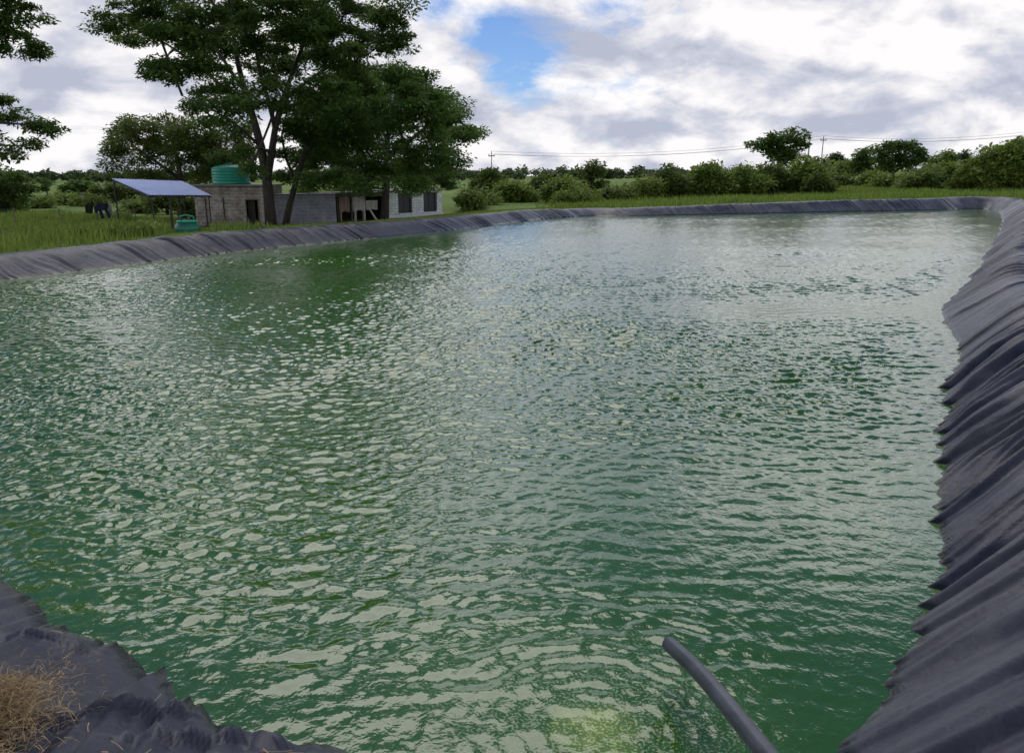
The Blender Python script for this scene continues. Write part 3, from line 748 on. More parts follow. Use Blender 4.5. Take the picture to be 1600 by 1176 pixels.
LB = [('low grey green bush left of the leaning fence stake', 62, 308, 328, 30, 72, M_leaf_pale), ('low dark hedge bush left of the hanging washing', 100, 304, 322, 30, 80, M_leaf_bush),
      ('shaded bush under the dark tree behind the blue sheet roof', 262, 300, 328, 30, 62, M_leaf_olive), ('pale bush seen under the blue sheet roof', 215, 316, 333, 26, 64, M_leaf_pale),
      ('grey green bush at the left edge of the left field', 22, 312, 331, 22, 66, M_leaf_bush), ('dark bush just left of the stone hut wall', 300, 306, 336, 16, 54, M_leaf_olive),
      ('low bush behind the hanging washing', 140, 308, 326, 26, 76, M_leaf_olive)]
for k, (lab, u, vt, vb, hw, Y, mt) in enumerate(LB):
    bush(lab, u, vt, vb, hw, Y, mt, 200+k, 'bush', 'bushes behind the left field', per=80, lobes=9)
bush('dark shrub growing behind the open lean-to shed', 545, 286, 330, 40, 66, M_leaf_olive, 230, 'shrub', 'shrubs behind the buildings', per=80, lobes=9)
bush('light green shrub behind the grey block wall', 480, 288, 330, 36, 62, M_leaf_bush, 231, 'shrub', 'shrubs behind the buildings', per=80, lobes=9)

# distant woods: reads as one mass on the skyline
def far_woods():
    rng = np.random.default_rng(77); cl = []
    for k in range(420):
        az = math.radians(rng.uniform(-52, 48)); d = rng.uniform(330, 520)
        x, y = d*math.sin(az), d*math.cos(az)
        h = rng.uniform(3.0, 5.5) * (.75 + .5*float(noise2(az*14, 0, 5)))
        for q in range(3): cl.append((x+rng.normal()*4, y+rng.normal()*4, 0, h, x, y))
    cl = np.array(cl); z = ground_z(cl[:, 4], cl[:, 5])
    C = np.column_stack([cl[:, 0], cl[:, 1], z + cl[:, 3]*rng.uniform(.3, .8, len(cl)), cl[:, 3]*.6])
    V, Fq = crown_leaves(C, 60, 1.7, rng, .7, aspect=.6)
    tag(mesh_obj('distant_woods', V, Fq, M_leaf_far), kind='stuff')
far_woods()

# ---- grass
TUB = tuple(atY(293, 356, 35.0)[:2])
def blades(X, Y, h, rng, wid, lean=.35):
    n = len(X); Z = ground_z(X, Y)
    an = rng.random(n)*6.283; dx, dy = np.cos(an), np.sin(an)
    ln = rng.random(n)*lean
    bx = np.column_stack([-dy, dx, np.zeros(n)])*wid[:, None]*.5
    B = np.column_stack([X, Y, Z-.02])
    M = B + np.column_stack([dx*ln*h*.3, dy*ln*h*.3, h*.55]); T = B + np.column_stack([dx*ln*h, dy*ln*h, h])
    V = np.empty((n, 4, 3), np.float32)
    V[:, 0] = B - bx; V[:, 1] = B + bx; V[:, 2] = M + bx*.8; V[:, 3] = T
    return V.reshape(-1, 3), np.arange(n*4).reshape(n, 4)
def grass_field():
    rng = np.random.default_rng(5); XS = []; YS = []; HS = []; WS = []
    def scatter(n, x0, x1, y0, y1, hmul, outer=1e9, inner=.05):
        x = rng.uniform(x0, x1, n); y = rng.uniform(y0, y1, n)
        sd, h, w = pond_sd(x, y); e = sd - w
        cov = fbm2(x*.45, y*.45, 8, 3)
        ok = (e > inner) & (e < outer) & (rng.random(n) < .25 + .9*cov)
        x, y, e, cov = x[ok], y[ok], e[ok], cov[ok]
        d = np.hypot(x, y)
        XS.append(x); YS.append(y)
        hh = hmul*(.25+.9*rng.random(len(x)))*(.45+1.1*cov)*np.clip(.25+e*.35, .25, 1)
        low = (y > 30) & (x > -.42*y - 3.5) & (x < 3)
        hh = np.where(low, hh*.3, hh)
        tubx, tuby = TUB
        along = (x*tubx + y*tuby)/math.hypot(tubx, tuby); across = np.abs(x*tuby - y*tubx)/math.hypot(tubx, tuby)
        near_tub = (across < .75) & (along > math.hypot(tubx, tuby)-11) & (along < math.hypot(tubx, tuby)+.9)
        hh = np.where(near_tub, hh*.15, hh)
        HS.append(hh); WS.append(np.clip(.0011*d, .008, .09)*(.7+.8*rng.random(len(x))))
    scatter(130000, -36, -8, 18, 58, .50, inner=-.10)
    scatter(50000, -12, 6, 36, 62, .30, inner=-.10)
    scatter(90000, 2, 75, 50, 100, .42, inner=-.10)
    scatter(60000, 3.0, 12, 3, 24, .26, inner=-.02)
    scatter(26000, 4.2, 14, 5, 24, .36, inner=-.16, outer=.25)
    scatter(20000, 12, 42, 20, 66, .35)
    scatter(14000, -14, -2, 1, 12, .20)
    X, Y, Hh, Ww = map(np.concatenate, (XS, YS, HS, WS))
    V, Fq = blades(X, Y, Hh, rng, Ww)
    tag(mesh_obj('grass', V, Fq, M_grass), kind='stuff')
grass_field()

def weeds():
    """dark broad leaved weeds along the foot of the left field"""
    rng = np.random.default_rng(15)
    n = 420; u = rng.uniform(-20, 330, n); v = 352 + 22*rng.random(n) - .02*u
    cl = []
    for a, b in zip(u, v):
        Yd = rng.uniform(25, 36)
        x = (a-800)/F_PX*Yd*1.03
        sd, h, w = pond_sd(np.array([x]), np.array([Yd]))
        if sd[0]-w[0] < 1.0 or abs(x*TUB[1]-Yd*TUB[0])/math.hypot(*TUB) < 1.0: continue
        cl.append((x, Yd, gz(x, Yd)+.12+.2*rng.random(), .22+.22*rng.random()))
    V, Fq = crown_leaves(np.array(cl), 60, .13, rng, .7, aspect=.5)
    tag(mesh_obj('weeds', V, Fq, M_leaf_bush), kind='stuff')
weeds()

# ---- dry grass at the near left corner
def straw_tuft():
    rng = np.random.default_rng(23)
    c = atz(6, 1130, .42); mb_V = []; mb_F = []; n = 0
    root_z = .41
    for k in range(9500):
        r = abs(rng.normal())*.125; a = rng.random()*6.283
        x = c[0] + r*math.cos(a)*1.0 - .12*rng.random(); y = c[1] + r*math.sin(a)*1.25
        z0 = root_z + .02 + .14*math.exp(-(r/.16)**2)*rng.random()
        L = rng.uniform(.02, .085); d = rng.random()*6.283; el = rng.uniform(-.15, .9)
        dv = np.array([math.cos(d)*math.cos(el), math.sin(d)*math.cos(el), math.sin(el)])
        side = np.cross(dv, rng.normal(size=3)); side /= np.linalg.norm(side)+1e-6; side *= rng.uniform(.0008, .0018)
        p = np.array([x, y, z0]); pts = []
        for s_ in range(4):
            f = s_/3; q_ = p + dv*L*f + np.array([0, 0, -.35*L*f*f]); pts += [q_-side*(1-f*.7), q_+side*(1-f*.7)]
        mb_V += pts
        for s_ in range(3): b = n + s_*2; mb_F.append((b, b+1, b+3, b+2))
        n += 8
    return np.array(mb_V), np.array(mb_F)
def litter():
    rng = np.random.default_rng(31); mb_V = []; mb_F = []; n = 0
    lv = liner.data.vertices; co = np.empty(len(lv)*3, np.float32); lv.foreach_get('co', co); co = co.reshape(-1, 3)
    near = np.where((co[:, 0] < .2) & (co[:, 0] > -3.2) & (co[:, 1] < 4.6) & (co[:, 2] > .06))[0]
    for k in range(80):
        p = co[rng.choice(near)].astype(float) + np.array([0, 0, .004])
        if rng.random() > .25 + .9*max(0, 1-math.hypot(p[0]+1.7, p[1]-2.5)/1.2): continue
        d = rng.random()*6.283; L = rng.uniform(.03, .16); wd = rng.uniform(.001, .0025); c_ = rng.normal()*.4
        for s_ in range(4):
            f = s_/3; aa = d + c_*f; q_ = p + np.array([math.cos(aa), math.sin(aa), .03])*L*(f-.5); sd2 = np.array([-math.sin(aa), math.cos(aa), 0])*wd
            mb_V += [q_-sd2, q_+sd2]
        for s_ in range(3): b = n+s_*2; mb_F.append((b, b+1, b+3, b+2))
        n += 8
    tag(mesh_obj('straw_litter', np.array(mb_V), np.array(mb_F), M_straw), kind='stuff')
litter()
V, Fq = straw_tuft()
tag(mesh_obj('dry_grass_tuft', V, Fq, M_straw), 'tuft of dry straw coloured grass on the liner in the near left corner', 'dry grass')

# ------------------------------------------------------------------ pipe in the foreground
pr = empty('plastic_pipe', (1.15, 1.25, .72)); tag(pr, 'black plastic pipe jutting out over the green water at the near bank', 'pipe')
e0 = atz(1046, 1006, .20); e3 = atz(1203, 1184, .50)
e1 = e0*.6+e3*.4 + np.array([.012, 0, .012])
K = [Vector(e0), Vector(e1), Vector(e3), Vector(e3+(e3-e1)*.9), Vector((1.22, 1.05, .80)), Vector((1.38, .6, .80))]
def smooth_path(K, n=8):
    C = [np.array(k) for k in K]; C = [2*C[0]-C[1]] + C + [2*C[-1]-C[-2]]; o = []
    for i in range(1, len(C)-2):
        for k in range(n):
            t = k/n
            o.append(.5*((2*C[i]) + (-C[i-1]+C[i+1])*t + (2*C[i-1]-5*C[i]+4*C[i+1]-C[i+2])*t*t + (-C[i-1]+3*C[i]-3*C[i+1]+C[i+2])*t**3))
    o.append(C[-2]); return o
path = smooth_path(K)
mb = MB(); mb.tube(path, .037, 24, cap=False); 
inner = MB(); inner.tube(path[:14], .030, 24, cap=False)
mb.build('pipe_wall', M_pipe, pr, True)
rim = MB()
d = (Vector(path[1])-Vector(path[0])).normalized(); a = d.cross(Vector((0,0,1))).normalized(); b_ = d.cross(a)
Vr = []; 
for k in range(24):
    an = 2*math.pi*k/24; ov = a*math.cos(an)+b_*math.sin(an)
    Vr += [Vector(path[0])+ov*.037, Vector(path[0])+ov*.030]
rim.add(Vr, [(2*k, 2*((k+1)%24), 2*((k+1)%24)+1, 2*k+1) for k in range(24)])
rim.add(inner.V, inner.F)
rim.build('pipe_bore', M_dark_frame, pr, True)

# ------------------------------------------------------------------ buildings
def frame_at(uL, uR, YL, YR, vbase=345):
    """a wall line between two survey points: origin at left end, local x along the wall, y away from the pond"""
    A = atY(uL, vbase, YL); B = atY(uR, vbase, YR)
    d = np.array([B[0]-A[0], B[1]-A[1]]); L = float(np.linalg.norm(d)); ang = math.atan2(d[1], d[0])
    zg = min(gz(A[0], A[1]), gz(B[0], B[1]))
    return A, L, ang, zg
def placed(name, uL, uR, YL, YR):
    A, L, ang, zg = frame_at(uL, uR, YL, YR)
    o = empty(name, (A[0], A[1], zg)); o.rotation_euler.z = ang
    return o, L
def part(mb, name, mat, parent, smooth=False):
    """vertices already local to the thing"""
    me = bpy.data.meshes.new(name); me.from_pydata(mb.V, [], mb.F); me.update(); me.materials.append(mat)
    if smooth: me.polygons.foreach_set('use_smooth', np.ones(len(me.polygons), dtype=bool))
    o = bpy.data.objects.new(name, me); COL.objects.link(o); o.parent = parent; return o
def wall_with_holes(mb, L, z0, z1, y0, y1, holes):
    """holes: (x0,x1,za,zb) sorted"""
    x = 0
    for (a, b, za, zb) in holes:
        mb.box((x, y0, z0), (a, y1, z1))
        if za > z0: mb.box((a, y0, z0), (b, y1, za))
        if zb < z1: mb.box((a, y0, zb), (b, y1, z1))
        x = b
    mb.box((x, y0, z0), (L, y1, z1))

# stone hut with the doorway
hut, L = placed('stone_hut', 307, 414, 47.5, 47.5)
tag(hut, 'low brown grey stone hut with a dark open doorway under a flat roof', 'hut', 'buildings under the trees')
Hh = EYE - hut.location.z - (290-277)/F_PX*47.5
dx0 = L*(387-307)/107; dx1 = L*(405-307)/107
m = MB(); wall_with_holes(m, L, -.3, Hh, 0, .3, [(dx0, dx1, -.3, Hh*.66)])
m.box((0, .3, -.3), (.3, 4.0, Hh)); m.box((L-.3, .3, -.3), (L, 4.0, Hh)); m.box((.3, 3.7, -.3), (L-.3, 4.0, Hh))
part(m, 'wall', M_stone, hut)
m = MB(); m.box((-.05, -.22, Hh), (L+.15, 4.2, Hh+.09)); part(m, 'roof', M_slab, hut)
m = MB(); m.box((dx0-.07, -.03, -.25), (dx0, .28, Hh*.66)); m.box((dx1, -.03, -.25), (dx1+.07, .28, Hh*.66)); m.box((dx0-.07, -.03, Hh*.66), (dx1+.07, .28, Hh*.66+.07))
part(m, 'door_frame', M_wood, hut)
m = MB(); m.box((dx0, .2, -.25), (dx1-.25, .25, Hh*.66-.01)); part(m, 'door', M_door, hut)
for xx in (L*.16, L*.42):
    m = MB(); m.tube([(xx, -.06, -.2), (xx, -.06, Hh*.72)], .035, 8); part(m, 'downpipe', M_dark_frame, hut)

# round green tank on the hut roof
tk = empty('water_tank', (0, 0, 0)); tag(tk, 'round green plastic water tank standing on the stone hut roof', 'water tank')
tp = atY(362, 285, 48.9); tk.location = (tp[0], tp[1], hut.location.z + Hh + .09)
R = 1.12; tk.scale.z = .8; m = MB()
prof = [(R*.97, 0), (R, .04)]
for k in range(5):
    z = .08 + k*.21; prof += [(R, z), (R, z+.12), (R*.975, z+.15), (R*.975, z+.18)]
prof += [(R, 1.16), (R*.98, 1.2), (R*.8, 1.33), (R*.5, 1.42), (R*.24, 1.46)]
m.lathe((0, 0, 0), prof, 40); part(m, 'tank_body', M_green, tk, True)
m = MB(); m.lathe((0, 0, 1.46), [(.28, 0), (.28, .07), (.22, .11), (.05, .12)], 24); part(m, 'lid', M_green_dark, tk, True)

# grey block wall
bw, L = placed('block_wall', 431, 526, 49.2, 50.5)
tag(bw, 'long low grey block wall between the two dark tree trunks and the lean-to', 'wall', 'buildings under the trees')
Hb = EYE - bw.location.z - (303-277)/F_PX*49.5
m = MB(); m.box((0, 0, -.3), (L, .25, Hb)); part(m, 'wall', M_block, bw)
m = MB(); m.box((-.02, -.12, Hb), (L+.05, 2.6, Hb+.06)); part(m, 'roof', M_slab, bw)
m = MB(); m.box((0, 2.2, -.3), (L, 2.45, Hb)); part(m, 'wall', M_block, bw)

# open lean-to
ln, L = placed('lean_to_shed', 527, 602, 52.0, 55.0)
tag(ln, 'open fronted lean-to shed with dark inside and pale hanging panels', 'shed', 'buildings under the trees')
Hl = EYE - ln.location.z - (301-277)/F_PX*53
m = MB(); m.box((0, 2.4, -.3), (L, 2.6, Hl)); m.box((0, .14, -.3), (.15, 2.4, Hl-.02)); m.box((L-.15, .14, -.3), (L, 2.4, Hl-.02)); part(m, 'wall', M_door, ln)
m = MB(); m.box((-.1, -.25, Hl), (L+.1, 2.8, Hl+.08)); part(m, 'roof', M_slab, ln)
m = MB(); m.box((-.05, -.06, Hl-.2), (L+.05, .06, Hl-.002)); part(m, 'beam', M_wood, ln)
for fx in (.02, .30, .52, .98):
    m = MB(); m.tube([(L*fx, .0, -.3), (L*fx, .0, Hl-.21)], .05, 8); part(m, 'post', M_wood, ln)
def hung_panel(x0, x1, z0, z1, mat, legs=()):
    m = MB(); n = 14; V = []; Fq = []
    for iz in range(6):
        for ix in range(n+1):
            f = ix/n; g_ = iz/5
            V.append((x0+(x1-x0)*f, -.10+.03*math.sin(f*17+g_*2)+.02*math.sin(f*41), z1+(z0-z1)*g_*(1+.05*math.sin(f*9))))
    for iz in range(5):
        for ix in range(n): b = iz*(n+1)+ix; Fq.append((b, b+1, b+n+2, b+n+1))
    m.add(V, Fq)
    V2 = [(v[0], v[1]+.025, v[2]) for v in V]; m.add(V2, [tuple(reversed(f)) for f in Fq])
    for lx in legs: m.box((lx, -.11, .0), (lx+.16, -.06, z0+.02))
    return part(m, 'hanging_panel', mat, ln, True)
hung_panel(L*.04, L*.24, Hl*.40, Hl-.22, M_pink, (L*.04,))
hung_panel(L*.31, L*.56, Hl*.42, Hl-.22, M_pale, (L*.33, L*.52))
hung_panel(L*.58, L*.82, Hl*.44, Hl*.76, M_pale)
pk = empty('wooden_plank', (0, 0, 0)); tag(pk, 'pale wooden plank leaning against the front of the lean-to shed', 'plank')
c, s_ = math.cos(ln.rotation_euler.z), math.sin(ln.rotation_euler.z)
pk.location = (ln.location.x + c*L*.78 + s_*.3, ln.location.y + s_*L*.78 - c*.3, ln.location.z); pk.rotation_euler.z = ln.rotation_euler.z
m = MB(); m.box((-.07, -.02, 0), (.07, .02, 1.25), Matrix.Rotation(math.radians(-32), 4, 'Y') @ Matrix.Rotation(math.radians(-8), 4, 'X')); part(m, 'board', M_pale, pk)

# whitewashed building
wb, L = placed('whitewashed_building', 606, 691, 58.5, 63.5)
tag(wb, 'whitewashed stone building with two dark windows and a white plinth', 'building', 'buildings under the trees')
Hw = EYE - wb.location.z - (297-277)/F_PX*61
holes = []
for (ua, ub) in ((622, 643), (661, 683)):
    holes.append((L*(ua-606)/85, L*(ub-606)/85, .34, Hw*.93))
m = MB(); wall_with_holes(m, L, .22, Hw, 0, .3, holes); m.box((0, .3, .22), (.3, 4, Hw)); m.box((L-.3, .3, .22), (L, 4, Hw)); m.box((.3, 3.7, .22), (L-.3, 4, Hw))
part(m, 'wall', M_white, wb)
m = MB(); m.box((-.06, -.10, -.4), (L+.06, 4.06, .22)); part(m, 'plinth', M_plinth, wb)
m = MB(); m.box((-.15, -.3, Hw), (L+.2, 4.3, Hw+.08)); part(m, 'roof', M_slab, wb)
for (a, b2, za, zb) in holes:
    m = MB()
    m.box((a, .14, za), (a+.06, .2, zb)); m.box((b2-.06, .14, za), (b2, .2, zb)); m.box((a+.06, .14, za), (b2-.06, .2, za+.06)); m.box((a+.06, .14, zb-.06), (b2-.06, .2, zb))
    mid = (a+b2)/2; m.box((mid-.03, .14, za+.06), (mid+.03, .2, zb-.06))
    w = part(m, 'window', M_dark_frame, wb)
    m = MB(); m.box((a+.06, .165, za+.06), (b2-.06, .175, zb-.06)); p = part(m, 'pane', M_dark_frame, w)
    m = MB(); m.box((a-.05, -.05, za-.07), (b2+.05, .13, za-.004)); part(m, 'sill', M_plinth, w)

# blue sheet shelter
tl, tr_, br_, bl_ = atY(175, 279, 40.5), atY(285, 283, 42.5), atY(330, 305, 40.2), atY(233, 304.5, 38.2)
sc = (tl+tr_+br_+bl_)/4
sh = empty('sheet_roof_shelter', (sc[0], sc[1], gz(sc[0], sc[1]))); tag(sh, 'open shelter with tilted pale blue sheet roof on thin dark posts', 'shelter')
def lerp2(f, g_): return tl*(1-f)*(1-g_)+tr_*f*(1-g_)+br_*f*g_+bl_*(1-f)*g_
m = MB(); n = 72; V = []; Fq = []
for jy in range(2):
    for ix in range(n+1):
        p = lerp2(ix/n, jy).copy(); p[2] += .018*math.sin(ix*math.pi/1.5); V.append(p)
for ix in range(n): Fq.append((ix, ix+1, n+2+ix, n+1+ix))
m.add(V, [tuple(reversed(f)) for f in Fq]); m.add([(p[0], p[1], p[2]-.02) for p in V], Fq)
m.build('roof_sheet', M_sheet, sh)
m = MB()
for f in (0.01, .5, .99): m.tube([lerp2(f, 0)-np.array([0, 0, .09]), lerp2(f, 1)-np.array([0, 0, .09])], .045, 6)
for g_ in (.02, .5, .98): m.tube([lerp2(0, g_)-np.array([0, 0, .07]), lerp2(1, g_)-np.array([0, 0, .07])], .04, 6)
m.build('roof_frame', M_post, sh)
for f, g_, r in ((.01, .02, .04), (.99, .02, .04), (.05, .97, .035), (.34, .95, .065), (.66, .6, .045), (.97, .97, .035)):
    t = lerp2(f, g_); m = MB(); m.tube([(t[0], t[1], gz(t[0], t[1])-.2), (t[0], t[1], t[2]-.06)], r, 8); m.build('post', M_post, sh)

# green tub on the ground by the shelter
tp = (TUB[0], TUB[1])
tb = empty('green_tub', (tp[0], tp[1], gz(tp[0], tp[1])-.02)); tag(tb, 'dark green round plastic tub on the grass beside the sheet roof shelter', 'tub')
m = MB(); m.lathe((0, 0, 0), [(.38, 0), (.46, .06), (.54, .26), (.53, .42), (.44, .56), (.40, .60)], 32); part(m, 'tub_body', M_green_dark, tb, True)
m = MB(); m.lathe((0, 0, .60), [(.41, 0), (.43, .03), (.43, .08), (.37, .09), (.36, .02)], 32); part(m, 'rim', M_green, tb, True)
m = MB(); m.tube([(-.3, 0, .64), (-.3, 0, .86), (0, 0, .92), (.3, 0, .86), (.3, 0, .64)], .028, 8); part(m, 'handle', M_green, tb, True)

# fence of thin stakes with wires in the left field
stakes = [(-40, 41, 0), (22, 41, .02), (98, 41, -.16), (152, 41.5, .03), (212, 42, -.03)]
fn = 'fence stakes in the left field'
SL = ['thin fence stake standing in the left field near the left edge', 'thin upright fence stake in the grass left of the leaning stake', 'dark fence stake leaning left in the field grass', 'thin fence stake beside the hanging washing', 'thin fence stake under the left side of the blue sheet roof']
tops = []
for (u, Y, lean), lab in zip(stakes, SL):
    b0 = atY(u, 340, Y); z = gz(b0[0], b0[1])
    o = empty('fence_stake', (b0[0], b0[1], z)); tag(o, lab, 'fence stake', fn)
    m = MB(); t = (lean, 0, 1.15); m.tube([(0, 0, -.2), (lean*.5, .01, .55), t], [.04, .036, .03], 7); part(m, 'stake', M_wood, o)
    tops.append(np.array([b0[0]+lean, b0[1], z+1.08]))
def wire(P, Q, sag, r, name, lab, cat, grp):
    pts = [np.array(P)*(1-f)+np.array(Q)*f - np.array([0, 0, sag*4*f*(1-f)]) for f in np.linspace(0, 1, 17)]
    m = MB(); m.tube(pts, r, 5); return tag(m.build(name, M_wire, None, True), lab, cat, grp)
m = MB()
for a, b2 in zip(tops[:-1], tops[1:]):
    for dz in (0, -.4):
        pts = [a*(1-f)+b2*f + np.array([0, 0, dz-.06*4*f*(1-f)]) for f in np.linspace(0, 1, 9)]
        m.tube(pts, .008, 4)
tag(m.build('fence_wire', M_wire), 'thin wire strands running along the stakes of the left field', 'fence wire')

# washing hung on the fence
def cloth(poly_top, poly_bot, mat, name, lab, Y, nz=10, nx=6, th=.03, seed=0):
    """a hanging cloth between two edges given in survey pixels, with soft folds"""
    V = []; Fq = []
    rng = np.random.default_rng(seed); ph = rng.random(4)*6
    c = atY(*poly_top[0], Y)
    for k in range(nz+1):
        g_ = k/nz
        for i_ in range(nx+1):
            f = i_/nx
            u = (poly_top[0][0]*(1-f)+poly_top[1][0]*f)*(1-g_)+(poly_bot[0][0]*(1-f)+poly_bot[1][0]*f)*g_
            v = (poly_top[0][1]*(1-f)+poly_top[1][1]*f)*(1-g_)+(poly_bot[0][1]*(1-f)+poly_bot[1][1]*f)*g_
            p = atY(u, v, Y); p[1] += .05*math.sin(f*9+ph[0]+g_*2)+.03*math.sin(f*21+ph[1]); V.append(p)
    W = nx+1
    for k in range(nz):
        for i_ in range(nx): b = k*W+i_; Fq.append((b, b+1, b+W+1, b+W))
    n = len(V); V2 = [p+np.array([0, th, 0]) for p in V]
    F2 = [tuple(i+n for i in reversed(f)) for f in Fq]
    ed = [k for k in range(nx)]; side = []
    for i_ in range(nx): side.append((i_, i_+n, i_+1+n, i_+1)); b = nz*W+i_; side.append((b, b+1, b+1+n, b+n))
    for k in range(nz): a = k*W; side.append((a, a+W, a+W+n, a+n)); b = a+nx; side.append((b, b+n, b+W+n, b+W))
    return V+V2, Fq+F2+side
ov = empty('overalls', atY(158, 317, 41.2)); tag(ov, 'dark navy work overalls hanging on the fence with legs blown right', 'overalls', 'washing on the field fence')
m = MB(); m.add(*cloth([(150, 318), (168, 317)], [(153, 330), (167, 328)], M_navy, '', '', 41.2, seed=1)); m.build('bib', M_navy, ov, True)
m = MB(); m.add(*cloth([(153, 330), (160, 329)], [(158, 342), (164, 341)], M_navy, '', '', 41.2, nx=4, seed=2)); m.build('trouser_leg', M_navy, ov, True)
m = MB(); m.add(*cloth([(161, 326), (167, 324)], [(168, 341), (174, 340)], M_navy, '', '', 41.2, nx=4, seed=3)); m.build('trouser_leg', M_navy, ov, True)
m = MB(); m.add(*cloth([(147, 323), (153, 320)], [(147, 333), (153, 333)], M_navy, '', '', 41.2, nx=4, seed=4)); m.build('sleeve', M_navy, ov, True)
m = MB(); m.add(*cloth([(134, 321), (144, 320)], [(134, 333), (144, 334)], M_blackgreen, '', '', 41.2, seed=5))
o = m.build('dark_cloth', M_blackgreen, None, True); tag(o, 'blackish green cloth hanging on the fence left of the navy overalls', 'cloth', 'washing on the field fence')
m = MB(); m.add(*cloth([(168, 319), (173, 319)], [(171, 337), (177, 337)], M_grey_cloth, '', '', 41.35, nx=4, seed=6))
o = m.build('pale_cloth', M_grey_cloth, None, True); tag(o, 'pale grey cloth hanging on the fence right of the navy overalls', 'cloth', 'washing on the field fence')

# ------------------------------------------------------------------ power line far beyond the pond
def pole(name, u, vtop, Y, r, lab, arm, mat):
    t = atY(u, vtop, Y); z = gz(t[0], t[1])
    o = empty(name, (t[0], t[1], z)); tag(o, lab, 'pole', 'poles beyond the pond')
    m = MB(); m.tube([(0, 0, -.5), (0, 0, t[2]-z)], [r*1.25, r*.8], 8); part(m, 'shaft', mat, o)
    if arm:
        m = MB(); m.box((-arm, -.08, t[2]-z-.75), (arm, .08, t[2]-z-.57)); part(m, 'crossarm', mat, o)
        for dx in (-arm*.92, 0, arm*.92):
            m = MB(); m.lathe((dx, 0, t[2]-z-.57 if dx else t[2]-z), [(.05, 0), (.08, .05), (.06, .12), (.09, .17), (.05, .24)], 10); part(m, 'insulator', M_pale_pole, o)
    return t
ta = pole('power_pole', 768, 238, 150, .08, 'thin dark pole rising behind the bushes right of the big trees', .6, M_pole)
tb_ = pole('power_pole', 1287, 214, 165, .10, 'wooden power pole in the field between the thicket and the umbrella shaped tree', .6, M_pole)
tc_ = pole('power_pole', 1720, 192, 150, .16, 'power pole beyond the right edge bushes carrying the wires', .6, M_pole)
pole('pale_post', 1266, 209, 110, .13, 'pale slim post close to the right side of the dark flat topped tree', 0, M_pale_pole)
WL = ['left', 'middle', 'right']
for k, dx in enumerate((-.55, 0, .55)):
    dz = .24-.57 if dx else .2
    for P, Q, nm in ((ta, tb_, 'between the thin dark pole and the wooden power pole'), (tb_, tc_, 'running right from the wooden power pole')):
        wire((P[0]+dx, P[1], P[2]+dz), (Q[0]+dx, Q[1], Q[2]+dz), 1.6, .022, 'power_line', ('upper' if dx == 0 else ('left hand lower' if dx < 0 else 'right hand lower'))+' power wire '+nm, 'power line', 'power wires across the sky')

# ------------------------------------------------------------------ light, sky, camera
SUN_AZ, SUN_EL = math.radians(-9), math.radians(59)     # azimuth from the view direction, behind thin cloud
sd_ = Vector((math.sin(SUN_AZ)*math.cos(SUN_EL), math.cos(SUN_AZ)*math.cos(SUN_EL), math.sin(SUN_EL)))
sun = bpy.data.lights.new('sun', 'SUN'); sun.energy = 1.55; sun.angle = math.radians(42); sun.color = (1, .95, .86)
so = bpy.data.objects.new('sun', sun); so.rotation_euler = sd_.to_track_quat('Z', 'Y').to_euler(); so.location = sd_*50; COL.objects.link(so)

W = bpy.data.worlds.new('World'); S.world = W; W.use_nodes = True
nt = W.node_tree; bg = nt.nodes['Background']
sky = nd(nt, 'ShaderNodeTexSky', sky_type='NISHITA'); sky.sun_disc = False; sky.sun_elevation = SUN_EL; sky.sun_rotation = SUN_AZ
sky.altitude = 1000; sky.air_density = 1.0; sky.dust_density = .6; sky.ozone_density = 1.5
tc = nd(nt, 'ShaderNodeTexCoord'); sep = nd(nt, 'ShaderNodeSeparateXYZ'); nt.links.new(tc.outputs['Generated'], sep.inputs[0])
zz = math_node(nt, 'ADD', math_node(nt, 'MAXIMUM', sep.outputs[2], 0.0), .42)
cmb = nd(nt, 'ShaderNodeCombineXYZ')
nt.links.new(math_node(nt, 'DIVIDE', sep.outputs[0], zz), cmb.inputs[0]); nt.links.new(math_node(nt, 'DIVIDE', sep.outputs[1], zz), cmb.inputs[1])
def wnoise(scale, detail, rough, off, dist=0.0):
    mp = nd(nt, 'ShaderNodeMapping'); mp.inputs['Location'].default_value = off; nt.links.new(cmb.outputs[0], mp.inputs[0])
    n = nd(nt, 'ShaderNodeTexNoise'); n.inputs['Scale'].default_value = scale; n.inputs['Detail'].default_value = detail; n.inputs['Roughness'].default_value = rough; n.inputs['Distortion'].default_value = dist
    nt.links.new(mp.outputs[0], n.inputs['Vector']); return n.outputs['Fac']
# cover: cloud everywhere but for a few torn gaps
def dir_of(u, v): d = ray(u, v); return d/np.linalg.norm(d)
cov = wnoise(1.9, 9, .62, (3.1, 1.7, 0), .3)
def gap(u, v, width, wt):
    dt = nd(nt, 'ShaderNodeVectorMath', operation='DISTANCE'); nt.links.new(tc.outputs['Generated'], dt.inputs[0]); dt.inputs[1].default_value = tuple(dir_of(u, v))
    mr = nd(nt, 'ShaderNodeMapRange'); mr.interpolation_type = 'SMOOTHSTEP'; nt.links.new(dt.outputs['Value'], mr.inputs[0])
    mr.inputs[1].default_value = width; mr.inputs[2].default_value = 0; mr.inputs[3].default_value = 0; mr.inputs[4].default_value = wt
    return mr.outputs[0]
hole = gap(770, 85, .125, .43)
for a in ((690, 15, .10, .28), (860, 112, .05, .14), (985, 5, .05, .12), (720, 130, .045, .12)): hole = math_node(nt, 'MAXIMUM', hole, gap(*a))
covm = math_node(nt, 'SUBTRACT', math_node(nt, 'ADD', math_node(nt, 'MULTIPLY', cov, 1.7), -.13), hole)
